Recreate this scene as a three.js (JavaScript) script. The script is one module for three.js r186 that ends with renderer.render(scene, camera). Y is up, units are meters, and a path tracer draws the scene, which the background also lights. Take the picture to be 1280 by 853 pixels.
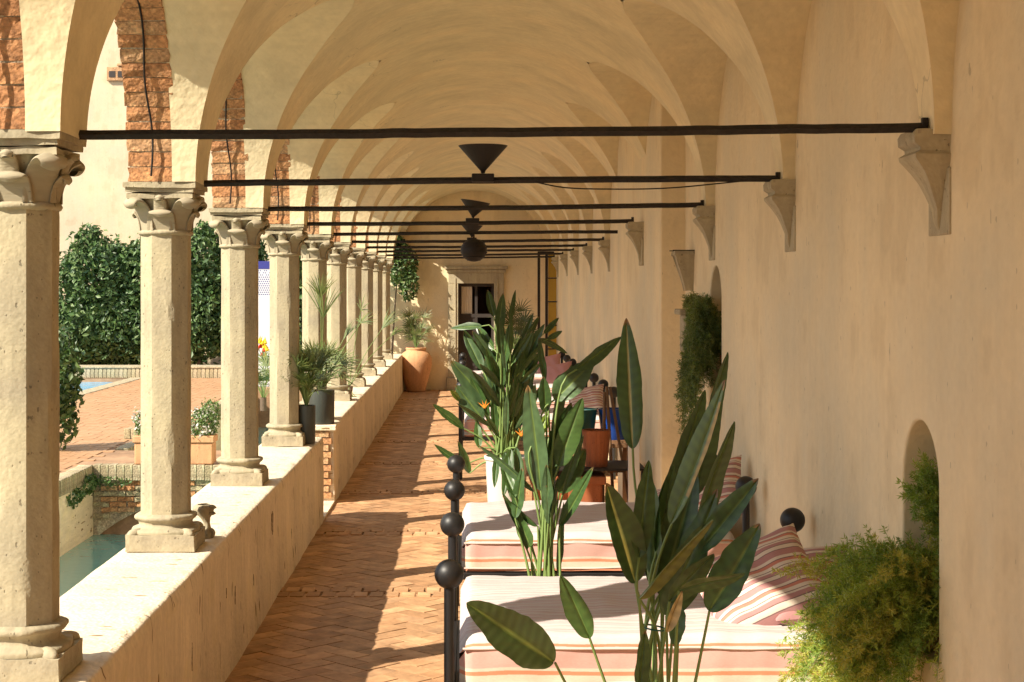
import * as THREE from 'three';
import { mergeGeometries, mergeVertices, toCreasedNormals } from 'three/addons/utils/BufferGeometryUtils.js';
import { RoundedBoxGeometry } from 'three/addons/geometries/RoundedBoxGeometry.js';

// ---------------------------------------------------------------- camera, sky, sun, exposure
const F = 2000, CX = 585, CY = 359, EYE = 2.3;          // pixels of the 1280 x 853 photograph, metres
const scene = new THREE.Scene();
const camera = new THREE.PerspectiveCamera(2 * Math.atan(494 / F) * 180 / Math.PI, 1392 / 988, 0.1, 400);
camera.position.set(0, EYE, 0);
camera.lookAt(0, EYE, -10);
camera.setViewOffset(1392, 988, 112, 135, 1280, 853);    // shifted lens: verticals stay upright
camera.updateProjectionMatrix();

const renderer = new THREE.WebGLRenderer({ antialias: true });
renderer.toneMapping = THREE.LinearToneMapping;
renderer.toneMappingExposure = 1.98;
renderer.shadowMap.enabled = true;

{ // clear, slightly hazy sky
  const W = 256, H = 128, a = new Float32Array(W * H * 4);
  for (let j = 0; j < H; j++) {
    const el = (j + 0.5) / H * 180 - 90, t = Math.pow(Math.max(0, el) / 90, 0.55);
    const c = el < 0 ? [0.30, 0.26, 0.21] : [0.62 - 0.38 * t, 0.64 - 0.30 * t, 0.65 - 0.17 * t];
    for (let i = 0; i < W; i++) { const k = (j * W + i) * 4; a[k] = c[0]; a[k + 1] = c[1]; a[k + 2] = c[2]; a[k + 3] = 1; }
  }
  const t = new THREE.DataTexture(a, W, H, THREE.RGBAFormat, THREE.FloatType);
  t.mapping = THREE.EquirectangularReflectionMapping; t.magFilter = THREE.LinearFilter; t.needsUpdate = true;
  scene.background = t; scene.environment = t;
}
const sun = new THREE.DirectionalLight(new THREE.Color().setRGB(1.0, 0.90, 0.74), 5);
sun.position.set(-1 * 40, 0.97 * 40, 0.70 * 40 - 16); sun.target.position.set(0, 0, -16);
sun.castShadow = true; sun.shadow.radius = 1; sun.shadow.mapSize.set(4096, 4096);
Object.assign(sun.shadow.camera, { left: -45, right: 45, top: 35, bottom: -35, near: 1, far: 140 });
scene.add(sun, sun.target);

// ---------------------------------------------------------------- helpers
const V3 = (x, y, z) => new THREE.Vector3(x, y, z);
const P = (px, py, d) => V3((px - CX) * d / F, EYE - (py - CY) * d / F, -d);
function RNG(s) { return () => { s |= 0; s = s + 0x6D2B79F5 | 0; let t = Math.imul(s ^ s >>> 15, 1 | s); t = t + Math.imul(t ^ t >>> 7, 61 | t) ^ t; return ((t ^ t >>> 14) >>> 0) / 4294967296; }; }
function h3(i, j, k) { let h = Math.imul(i, 374761393) ^ Math.imul(j, 668265263) ^ Math.imul(k, 2147483647 ^ 0x5bd1e995); h = Math.imul(h ^ h >>> 13, 1274126177); return ((h ^ h >>> 16) >>> 0) / 4294967296; }
const sm = (t) => t * t * (3 - 2 * t);
function n3(x, y, z) {
  const i = Math.floor(x), j = Math.floor(y), k = Math.floor(z), u = sm(x - i), v = sm(y - j), w = sm(z - k);
  const L = (a, b, t) => a + (b - a) * t;
  return L(L(L(h3(i, j, k), h3(i + 1, j, k), u), L(h3(i, j + 1, k), h3(i + 1, j + 1, k), u), v), L(L(h3(i, j, k + 1), h3(i + 1, j, k + 1), u), L(h3(i, j + 1, k + 1), h3(i + 1, j + 1, k + 1), u), v), w) * 2 - 1;
}
const fbm3 = (x, y, z, o = 3) => { let s = 0, a = 0.5; for (let q = 0; q < o; q++) { s += a * n3(x, y, z); x *= 2.03; y *= 2.03; z *= 2.03; a *= 0.5; } return s; };
// tileable 2-D noise, u and v in 0..1
function tn(u, v, fx, fy, seed) {
  const x = u * fx, y = v * fy, i = Math.floor(x), j = Math.floor(y), a = sm(x - i), b = sm(y - j);
  const H = (p, q) => h3(((p % fx) + fx) % fx, ((q % fy) + fy) % fy, seed);
  const p = H(i, j), q = H(i + 1, j), r = H(i, j + 1), s = H(i + 1, j + 1);
  return (p + (q - p) * a) + ((r + (s - r) * a) - (p + (q - p) * a)) * b;
}
const tf = (u, v, fx, fy, seed, o = 4) => { let s = 0, a = 0.5, n = 0; for (let q = 0; q < o; q++) { s += a * tn(u, v, fx << q, fy << q, seed + q); n += a; a *= 0.5; } return s / n; };
const clamp = (x, a = 0, b = 1) => Math.min(b, Math.max(a, x));
const step = (a, b, x) => sm(clamp((x - a) / (b - a)));
function texture(n, fn, srgb, metres, m = n) {
  const a = new Uint8Array(n * m * 4);
  for (let j = 0; j < m; j++) for (let i = 0; i < n; i++) {
    const c = fn((i + 0.5) / n, (j + 0.5) / m), k = (j * n + i) * 4;
    if (typeof c === 'number') a[k] = a[k + 1] = a[k + 2] = clamp(c) * 255; else { a[k] = clamp(c[0]) * 255; a[k + 1] = clamp(c[1]) * 255; a[k + 2] = clamp(c[2]) * 255; }
    a[k + 3] = 255;
  }
  const t = new THREE.DataTexture(a, n, m); t.magFilter = THREE.LinearFilter; t.minFilter = THREE.LinearFilter;
  t.wrapS = t.wrapT = THREE.RepeatWrapping; if (srgb) t.colorSpace = THREE.SRGBColorSpace;
  if (metres) t.repeat.set(1 / metres, 1 / metres);
  t.needsUpdate = true; return t;
}
const used = {};
function numbered(name) { const n = used[name] = (used[name] ?? -1) + 1; return n ? `${name}_${String(n).padStart(3, '0')}` : name; }
function fin(o) { o.castShadow = o.receiveShadow = true; return o; }
function mesh(name, geo, mat, parent) { const o = fin(new THREE.Mesh(geo, mat)); o.name = name; parent.add(o); return o; }
function thing(name, label, category, group, pos) { const o = new THREE.Group(); o.name = numbered(name); o.userData = { label, category }; if (group) o.userData.group = group; if (pos) o.position.copy(pos); scene.add(o); return o; }
function solo(name, geo, mat, label, category, group) { const o = fin(new THREE.Mesh(geo, mat)); o.name = numbered(name); o.userData = { label, category }; if (group) o.userData.group = group; scene.add(o); return o; }
function setting(name, geo, mat) { const o = geo ? fin(new THREE.Mesh(geo, mat)) : new THREE.Group(); o.name = name; o.userData = { kind: 'structure', label: mat?.userData?.say }; if (!o.userData.label) delete o.userData.label; scene.add(o); return o; }
function copyOf(o, pos) { const c = o.clone(); c.name = numbered(o.name.replace(/_\d{3}$/, '')); c.userData = { ...o.userData }; c.position.copy(pos); scene.add(c); return c; }
// uv in metres by the way each face points
function metreUV(g) {
  if (g.index) g = g.toNonIndexed();
  const p = g.attributes.position, uv = new Float32Array(p.count * 2), A = V3(), B = V3(), C = V3();
  for (let i = 0; i < p.count; i += 3) {
    A.fromBufferAttribute(p, i); B.fromBufferAttribute(p, i + 1); C.fromBufferAttribute(p, i + 2);
    const n = B.clone().sub(A).cross(C.clone().sub(A)), ax = Math.abs(n.x), ay = Math.abs(n.y), az = Math.abs(n.z);
    [A, B, C].forEach((q, k) => { const [u, v] = ax >= ay && ax >= az ? [q.z, q.y] : ay >= az ? [q.x, q.z] : [q.x, q.y]; uv[(i + k) * 2] = u; uv[(i + k) * 2 + 1] = v; });
  }
  g.setAttribute('uv', new THREE.BufferAttribute(uv, 2)); return g;
}
function box(x0, x1, y0, y1, z0, z1, r = 0) {
  const w = x1 - x0, h = y1 - y0, d = z1 - z0;
  const g = r ? new RoundedBoxGeometry(w, h, d, 2, r) : new THREE.BoxGeometry(w, h, d);
  g.translate((x0 + x1) / 2, (y0 + y1) / 2, (z0 + z1) / 2); return metreUV(g);
}
const merge = (list) => mergeGeometries(list.map((g) => { const q = g.index ? g.toNonIndexed() : g; for (const k of Object.keys(q.attributes)) if (!['position', 'normal', 'uv', 'color'].includes(k)) q.deleteAttribute(k); return q; }));
// grid surface: fn(i, j) -> [x, y, z], uvf(i, j) -> [u, v]
function grid(nu, nv, fn, uvf, closeV = false) {
  const p = [], uv = [], ix = [];
  for (let i = 0; i <= nu; i++) for (let j = 0; j <= nv; j++) { p.push(...fn(i, j)); uv.push(...(uvf ? uvf(i, j) : [i / nu, j / nv])); }
  const at = (i, j) => i * (nv + 1) + j;
  for (let i = 0; i < nu; i++) for (let j = 0; j < nv; j++) ix.push(at(i, j), at(i + 1, j), at(i + 1, j + 1), at(i, j), at(i + 1, j + 1), at(i, j + 1));
  const g = new THREE.BufferGeometry(); g.setAttribute('position', new THREE.Float32BufferAttribute(p, 3)); g.setAttribute('uv', new THREE.Float32BufferAttribute(uv, 2)); g.setIndex(ix); g.computeVertexNormals(); return g;
}
function tube(pts, r, seg = 12, rad = 6, r1 = r) {
  const c = new THREE.CatmullRomCurve3(pts), g = new THREE.TubeGeometry(c, seg, r, rad, false);
  if (r1 !== r) { const p = g.attributes.position, q = V3(), v = V3(); for (let i = 0; i < p.count; i++) { const s = Math.floor(i / (rad + 1)) / seg; c.getPointAt(s, q); v.fromBufferAttribute(p, i).sub(q).multiplyScalar(1 + (r1 / r - 1) * s).add(q); p.setXYZ(i, v.x, v.y, v.z); } }
  return g;
}
const lathe = (pts, seg = 32) => new THREE.LatheGeometry(pts.map(([r, y]) => new THREE.Vector2(r, y)), seg);

// ---------------------------------------------------------------- materials
const plasterMap = texture(1024, (u, v) => {
  const big = tf(u, v, 3, 3, 11, 4), mid = tf(u, v, 14, 9, 31, 4), fine = tf(u, v, 90, 90, 51, 3), drip = tf(u, v, 60, 5, 71, 3);
  const st = step(0.60, 0.74, mid) * 0.035, k = 0.90 + 0.15 * (big - 0.5) + 0.035 * (fine - 0.5) + 0.03 * (drip - 0.5) - st, warm = 0.03 * (mid - 0.5) + 0.04 * (big - 0.5);
  const pit = (tf(u, v, 150, 50, 95, 2) > 0.90 ? 0.85 : 1);
  return [(k + warm + 0.06) * pit, (k + 0.03) * pit, (k - warm * 1.4) * pit];
}, true, 3.1);
const plasterBump = texture(1024, (u, v) => 0.55 * tf(u, v, 12, 12, 7, 5) + 0.45 * tf(u, v, 110, 110, 17, 3), false, 3.1);
const vaultMap = texture(1024, (u, v) => {
  const big = tf(u, v, 5, 5, 511, 4), mid = tf(u, v, 16, 16, 531, 4), fine = tf(u, v, 100, 100, 551, 3), streak = tf(u, v, 10, 120, 571, 3), wash = step(0.52, 0.66, big);
  const k = (0.89 + 0.13 * (big - 0.5) + 0.10 * (mid - 0.5) + 0.06 * (fine - 0.5) + 0.04 * (streak - 0.5)) * (Math.abs(tf(u, v, 4, 4, 981, 5) - 0.5) < 0.0018 && tf(u, v, 5, 5, 991, 2) > 0.62 ? 0.86 : 1); return [k + 0.03, k + 0.02 - 0.01 * wash, k - 0.01 - 0.02 * wash];
}, true, 3.7);
const oldPlasterMap = texture(1024, (u, v) => {
  const big = tf(u, v, 4, 4, 111, 4), mid = tf(u, v, 18, 18, 131, 4), fine = tf(u, v, 100, 100, 151, 3), drip = tf(u, v, 8, 70, 171, 3);
  const chip = step(0.775, 0.80, tf(u, v, 14, 66, 191, 4)), k = 0.88 + 0.16 * (big - 0.5) + 0.08 * (fine - 0.5) + 0.11 * (drip - 0.5);
  return [k * (1 - 0.42 * chip) + 0.05, k * (1 - 0.5 * chip) + 0.02, k * (1 - 0.6 * chip) - 0.03 * step(0.5, 0.8, mid)];
}, true, 2.3);
const oldPlasterBump = texture(1024, (u, v) => 0.5 * tf(u, v, 20, 20, 117, 5) + 0.5 * tf(u, v, 140, 140, 127, 2) - 0.5 * step(0.775, 0.80, tf(u, v, 14, 66, 191, 4)), false, 2.3);
const stoneMap = texture(512, (u, v) => {
  const big = tf(u, v, 5, 5, 211, 4), fine = tf(u, v, 70, 70, 221, 3), drip = tf(u, v, 30, 4, 231, 3), pit = tf(u, v, 64, 40, 241, 3) > 0.80 ? 0.74 : 1;
  const k = (0.88 + 0.16 * (big - 0.5) + 0.09 * (fine - 0.5) + 0.13 * (drip - 0.5)) * pit; return [k + 0.03, k + 0.01, k - 0.05 * big];
}, true, 0.9);
const stoneBump = texture(512, (u, v) => 0.5 * tf(u, v, 14, 14, 257, 5) + 0.4 * tf(u, v, 80, 80, 267, 2) - (tf(u, v, 64, 40, 241, 3) > 0.80 ? 0.3 : 0), false, 0.9);
const brickMap = texture(512, (u, v) => {
  const big = tf(u, v, 6, 6, 311, 4), fine = tf(u, v, 60, 60, 321, 4), dust = step(0.58, 0.78, tf(u, v, 14, 14, 331, 4));
  const k = 0.78 + 0.34 * (big - 0.5) + 0.5 * (fine - 0.5); return [k + 0.10 * dust, k + 0.14 * dust, k + 0.16 * dust];
}, true, 0.8);
const brickBump = texture(512, (u, v) => 0.5 * tf(u, v, 16, 16, 357, 5) + 0.5 * tf(u, v, 70, 70, 367, 3), false, 0.8);
const tileMap = texture(1024, (u, v) => {
  const big = tf(u, v, 5, 5, 411, 4), mid = tf(u, v, 22, 22, 421, 4), fine = tf(u, v, 110, 110, 431, 2), k = 0.84 + 0.30 * (big - 0.5) + 0.26 * (mid - 0.5) + 0.12 * (fine - 0.5);
  return [k + 0.03, k, k - 0.02];
}, true, 2.7);
const tileBump = texture(512, (u, v) => tf(u, v, 24, 24, 457, 5), false, 1.3);
const C = (r, g, b) => new THREE.Color().setRGB(r, g, b);
const std = (o) => new THREE.MeshStandardMaterial({ roughness: 0.9, metalness: 0, side: THREE.DoubleSide, ...o });
const M = {
  wall: std({ color: C(0.83, 0.745, 0.525), map: plasterMap, bumpMap: plasterBump, bumpScale: 0.008 }),
  vault: std({ color: C(0.85, 0.75, 0.52), map: vaultMap, bumpMap: plasterBump, bumpScale: 0.008 }),
  facade: std({ color: C(0.63, 0.55, 0.40), map: plasterMap, bumpMap: plasterBump, bumpScale: 0.005 }),
  parapet: std({ color: C(0.86, 0.77, 0.59), map: oldPlasterMap, bumpMap: oldPlasterBump, bumpScale: 0.008 }),
  stone: std({ color: C(0.46, 0.415, 0.30), map: stoneMap, bumpMap: stoneBump, bumpScale: 0.004 }),
  mortar: std({ color: C(0.66, 0.54, 0.37), map: brickMap, bumpMap: brickBump, bumpScale: 0.01 }),
  groutFloor: std({ color: C(0.40, 0.27, 0.16), map: brickMap }),
  barePatch: std({ color: C(0.50, 0.35, 0.21), map: brickMap, bumpMap: brickBump, bumpScale: 0.008 }),
  iron: std({ color: C(0.022, 0.018, 0.016), roughness: 0.62, metalness: 0.3, map: stoneMap, bumpMap: stoneBump, bumpScale: 0.002 }),
  rust: std({ color: C(0.030, 0.024, 0.020), roughness: 0.75, metalness: 0.1, map: brickMap, bumpMap: brickBump, bumpScale: 0.004 }),
  post: new THREE.MeshPhysicalMaterial({ color: C(0.018, 0.017, 0.017), roughness: 0.46, metalness: 0.25 }),
  terracotta: std({ color: C(0.68, 0.38, 0.205), map: stoneMap, bumpMap: stoneBump, bumpScale: 0.003, roughness: 0.85 }),
  terracottaDeep: std({ color: C(0.40, 0.13, 0.05), map: stoneMap, roughness: 0.8 }),
  darkPot: std({ color: C(0.055, 0.065, 0.060), roughness: 0.5, map: stoneMap }),
  whitePot: std({ color: C(0.60, 0.58, 0.55), roughness: 0.5 }),
  bluePot: std({ color: C(0.01, 0.07, 0.36), roughness: 0.25 }),
  tealPot: std({ color: C(0.01, 0.09, 0.08), roughness: 0.35 }),
  soil: std({ color: C(0.05, 0.035, 0.025), roughness: 1 }),
  dark: std({ color: C(0.03, 0.022, 0.018), roughness: 0.7 }),
  wood: std({ color: C(0.22, 0.12, 0.06), roughness: 0.6, map: stoneMap }),
  stalk: std({ color: C(0.17, 0.25, 0.07), roughness: 0.55 }),
  woodBark: std({ color: C(0.13, 0.09, 0.06), roughness: 0.95 }),
  tie: std({ color: C(0.01, 0.11, 0.09), roughness: 0.5 }),
};
const bricks = [[0.68, 0.35, 0.155], [0.66, 0.31, 0.13], [0.70, 0.40, 0.20], [0.62, 0.29, 0.125]].map((c) => std({ color: C(...c), map: brickMap, bumpMap: brickBump, bumpScale: 0.008 }));
const tiles = [[0.63, 0.39, 0.21], [0.60, 0.36, 0.19], [0.65, 0.41, 0.23], [0.55, 0.32, 0.165], [0.64, 0.405, 0.23]].map((c) => std({ color: C(...c), map: tileMap, bumpMap: tileBump, bumpScale: 0.003, roughness: 0.62 }));
const coping = [[0.60, 0.50, 0.30], [0.52, 0.42, 0.25], [0.64, 0.52, 0.33]].map((c) => std({ color: C(...c), map: brickMap, bumpMap: brickBump, bumpScale: 0.01 }));
const leafMat = (o) => new THREE.MeshPhysicalMaterial({ color: 0xffffff, vertexColors: true, roughness: 0.5, side: THREE.DoubleSide, transmission: 0.22, thickness: 0, ...o });
M.leaf = leafMat({ roughness: 0.40, transmission: 0.15 });
M.foliage = leafMat({ roughness: 0.5, transmission: 0.28 });
M.fern = leafMat({ roughness: 0.7, transmission: 0.5 });

// ---------------------------------------------------------------- measures of the loggia
const S = 2.95, D0 = 6.14, K0 = -4, K1 = 9, dk = (k) => D0 + S * k;      // column k stands at depth dk(k)
const XC = -1.712, XIN = -1.42, XOUT = -1.96, HP = 0.826, SPR = 2.885, RA = 1.275, WALL = 1.88, END = 35.66, BACK = -5.6;
const AX0 = -1.88, AX1 = -1.625;                                         // arcade wall, outer and inner face

// ---------------------------------------------------------------- floor: herringbone brick with a band at every column
{
  const floor = setting('floor');
  mesh('mortar_bed', box(XIN - 0.1, WALL + 0.3, -0.25, -0.010, -END - 0.3, -BACK + 0.3), M.groutFloor, floor);
  const w = 0.142, L = 0.277, W = 0.136, list = [], r = RNG(5);
  const inBand = (d) => { const k = Math.round((d - D0) / S), q = Math.abs(d - dk(k)); return q; };
  const n = 330;
  for (let i = -n; i <= n; i++) for (let j = -n; j <= n; j++) {
    const k = (((i - j) % 4) + 4) % 4; if (k !== 0 && k !== 3) continue;
    const hor = k === 0, u = (i + (hor ? 1 : 0.5)) * w, v = (j + (hor ? 0.5 : 1)) * w;
    const x = (u - v) * Math.SQRT1_2 + 0.2, d = (u + v) * Math.SQRT1_2 + 12;
    if (x < XIN - 0.09 || x > WALL + 0.1 || d < BACK || d > END + 0.1 || inBand(d) < 0.06) continue;
    list.push({ x, d, a: hor ? Math.PI / 4 : -Math.PI / 4, band: false });
  }
  for (let k = K0; k <= K1 + 1; k++) for (let x = XIN - 0.02; x < WALL; x += 0.118) for (const s of [-1, 1]) list.push({ x: x + (s > 0 ? 0.0 : 0.055), d: dk(k) + s * 0.092, a: Math.PI / 2, band: true, odd: r() });
  const mk = (segs) => { const g = box(-L / 2, L / 2, -0.03, 0, -W / 2, W / 2); return g; };
  const gA = mk(), gB = box(-0.084, 0.084, -0.03, 0, -0.048, 0.048);
  const place = (b) => { const m = new THREE.Matrix4().makeRotationFromEuler(new THREE.Euler((r() - 0.5) * 0.010, b.a + (r() - 0.5) * 0.02, (r() - 0.5) * 0.012)); m.setPosition(b.x + (r() - 0.5) * 0.004, (b.band ? 0.007 : 0) + (r() - 0.5) * 0.004, -b.d); return m; };
  list.sort((a, b) => a.d - b.d);
  let made = 0; const rest = tiles.map(() => []);
  // uv variants so that neighbouring bricks differ in grain
  const shift = (g, q) => { const c = g.clone(), uv = c.attributes.uv; for (let i = 0; i < uv.count; i++) uv.setXY(i, uv.getX(i) + q * 0.731, uv.getY(i) + q * 0.413); return c; };
  const va = [0, 1, 2, 3, 4, 5].map((q) => shift(gA, q)), vb = [0, 1, 2, 3].map((q) => shift(gB, q));
  for (const b of list) {
    const m = place(b), t = Math.floor(r() * r() * 4.99), g = b.band ? vb[Math.floor(r() * 4)] : va[Math.floor(r() * 6)];
    if (made < 300 && b.d > 9.25 && b.x > XIN - 0.05 && b.x < 0.0) { const o = mesh('brick', g, tiles[t], floor); o.applyMatrix4(m); made++; } else { const c = g.clone(); c.applyMatrix4(m); rest[t].push(c); }
  }
  rest.forEach((l, t) => { if (l.length) mesh('brick_field', merge(l), tiles[t], floor).userData.kind = 'stuff'; });
}

// ---------------------------------------------------------------- vault: one groin-vaulted bay after another
{
  const xl = AX1 - 0.015, xr = WALL + 0.005, xc = (-1.51 + 1.80) / 2, a = (1.80 + 1.51) / 2, b = 1.56, spr = SPR;
  const hzL = 1.268, hzR = 1.375, hc = 1.315;                                    // cross vault: half span and rise
  const vault = thing('vaulted_ceiling', 'cream plastered groin vault running above the tiled walkway', 'vault');
  const h1 = (x) => { const t = (x - xc) / a; return Math.abs(t) >= 1 ? 0 : b * Math.sqrt(1 - t * t); };
  const wob = (p) => { const q = fbm3(p[0] * 1.3, p[1] * 1.3, p[2] * 1.3, 3) * 0.022; return [p[0], p[1] + q, p[2] - 0.12 * Math.max(0, (p[0] - xc) / a)]; };
  for (let k = K0; k <= K1; k++) {
    const zc = -(dk(k) + S / 2), parts = [];
    // main barrel, the strips between the lunettes
    for (const s of [-1, 1]) {
      const NU = 160, NV = 8;
      parts.push(grid(NU, NV, (i, j) => {
        const th = Math.PI * i / NU, x = xc - a * Math.cos(th), y = b * Math.sin(th);
        const inner = y < hc ? (x < xc ? hzL : hzR) * Math.sqrt(1 - (y / hc) ** 2) : 0, f = j / NV, dz = inner + (S / 2 - inner) * f;
        return wob([x, spr + y, zc + s * dz]);
      }, (i, j) => { const y = b * Math.sin(Math.PI * i / NU), inner = y < hc ? (i < NU / 2 ? hzL : hzR) * Math.sqrt(1 - (y / hc) ** 2) : 0; return [a * Math.PI * i / NU, zc + s * (inner + (S / 2 - inner) * j / NV)]; }));
    }
    // cross vault, the lunettes on both sides
    for (const side of [-1, 1]) {
      const NU = 80, NV = 14, edge = side < 0 ? xl : xr, hz = side < 0 ? hzL : hzR;
      parts.push(grid(NU, NV, (i, j) => {
        const ph = Math.PI * i / NU, z = -hz * Math.cos(ph), y = hc * Math.sin(ph);
        const groin = xc + side * a * Math.sqrt(Math.max(0, 1 - (y / b) ** 2)), x = edge + (groin - edge) * j / NV;
        return wob([x, spr + y, zc + z]);
      }, (i, j) => { const y = hc * Math.sin(Math.PI * i / NU), groin = xc + side * a * Math.sqrt(Math.max(0, 1 - (y / b) ** 2)); return [edge + (groin - edge) * j / NV + side * 5, hz * Math.PI * i / NU + k * 1.3]; }));
    }
    const g = merge(parts); mesh('vault_bay', g, M.vault, vault);
  }
  // end stretch between the last arch and the walls, and the roof above everything
  mesh('roof', box(-2.1, 2.5, 5.2, 5.5, -END - 0.6, -BACK + 0.6), M.wall, vault);
}

// ---------------------------------------------------------------- arcade wall over the columns, brick arches
{
  const sh = new THREE.Shape(); const R2 = RA + 0.15;
  sh.moveTo(BACK, 5.3); sh.lineTo(BACK, SPR);
  for (let k = K0; k <= K1; k++) { const c = dk(k) + S / 2; sh.lineTo(c - R2, SPR); sh.absarc(c, SPR, R2, Math.PI, 0, true); }
  sh.lineTo(END + 0.3, SPR); sh.lineTo(END + 0.3, 5.3); sh.closePath();
  const g = new THREE.ExtrudeGeometry(sh, { depth: AX1 - AX0, bevelEnabled: false, curveSegments: 40 });
  g.applyMatrix4(new THREE.Matrix4().set(0, 0, 1, AX0, 0, 1, 0, 0, -1, 0, 0, 0, 0, 0, 0, 1));
  solo('arcade_wall', metreUV(g), M.facade, 'cream plaster wall carried by the brick arches over the columns', 'wall');
  const rb = RNG(77);
  const variants = [0, 1, 2, 3, 4, 5].map((q) => {
    let bg = new THREE.BoxGeometry(AX1 - AX0 + 0.012, 0.17, 0.077, 4, 1, 2); const p = bg.attributes.position;
    for (let i = 0; i < p.count; i++) { const x = p.getX(i), y = p.getY(i), z = p.getZ(i), e = y < 0 ? 1 : 0.2; p.setXYZ(i, x + 0.007 * n3(x * 30 + q * 9, y * 30, z * 30), y + e * 0.005 * n3(x * 22 + q * 7, y * 9 + 4, z * 30), z + 0.0035 * n3(x * 20, y * 20 + q * 5, z * 9 + 8)); }
    bg = metreUV(bg.toNonIndexed()); const uv = bg.attributes.uv; for (let i = 0; i < uv.count; i++) uv.setXY(i, uv.getX(i) + q * 0.37, uv.getY(i) + q * 0.61); bg.computeVertexNormals(); return bg;
  });
  const n = 48, dth = Math.PI / n;
  let budget = 300;
  for (let k = K0; k <= K1; k++) {
    const c = dk(k) + S / 2, near = k >= -1 && k <= 5;
    const arch = thing('brick_arch', 'weathered orange brick arch springing between stone columns', 'arch', 'brick arches of the arcade', V3((AX0 + AX1) / 2, SPR, -c));
    const mg = grid(40, 1, (i, j) => { const t = Math.PI * i / 40, r = RA + 0.006; return [(j - 0.5) * (AX1 - AX0 - 0.006), Math.sin(t) * r, Math.cos(t) * r]; }, (i, j) => [i * 0.1, j * 0.26]);
    mesh('mortar_bed', mg, M.mortar, arch);
    const rest = bricks.map(() => []);
    for (let i = 0; i < n; i++) {
      const th = dth * (i + 0.5) , t = Math.floor(rb() * 3.99), g0 = variants[Math.floor(rb() * 6)], off = (rb() - 0.5) * 0.006;
      const m = new THREE.Matrix4().makeRotationX(-(th - Math.PI / 2) + (rb() - 0.5) * 0.02), r = RA + 0.085 + off;
      // th = 0 is the near foot (towards the camera), th = pi the far foot that faces it
      m.setPosition((rb() - 0.5) * 0.008, Math.sin(th) * r, Math.cos(th) * r);
      m.multiply(new THREE.Matrix4().makeRotationZ(0));
      if (near && th > Math.PI * 0.52 && budget > 0) { const o = mesh('brick', g0, bricks[t], arch); o.applyMatrix4(m); budget--; } else { const cg = g0.clone(); cg.applyMatrix4(m); rest[t].push(cg); }
    }
    rest.forEach((l, t) => { if (l.length) mesh('brickwork', merge(l), bricks[t], arch).userData.kind = 'stuff'; });
    // thin black cable clipped along the underside of the arch, far foot
    if (k >= -1 && k <= 4) {
      const pts = []; for (let i = 0; i <= 16; i++) { const th = Math.PI * (1 - 0.42 * i / 16), r = RA - 0.026 - 0.006 * Math.sin(i * 1.7); pts.push(V3((AX0 + AX1) / 2 + 0.012 * Math.sin(i * 0.9) - 0.0, SPR + 0.03 + Math.sin(th) * r, -c + Math.cos(th) * r)); }
      solo('cable', tube(pts, 0.006, 60, 5), M.iron, 'thin black cable hanging down the underside of a brick arch', 'cable', 'cables on the arches');
    }
  }
}

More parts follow.
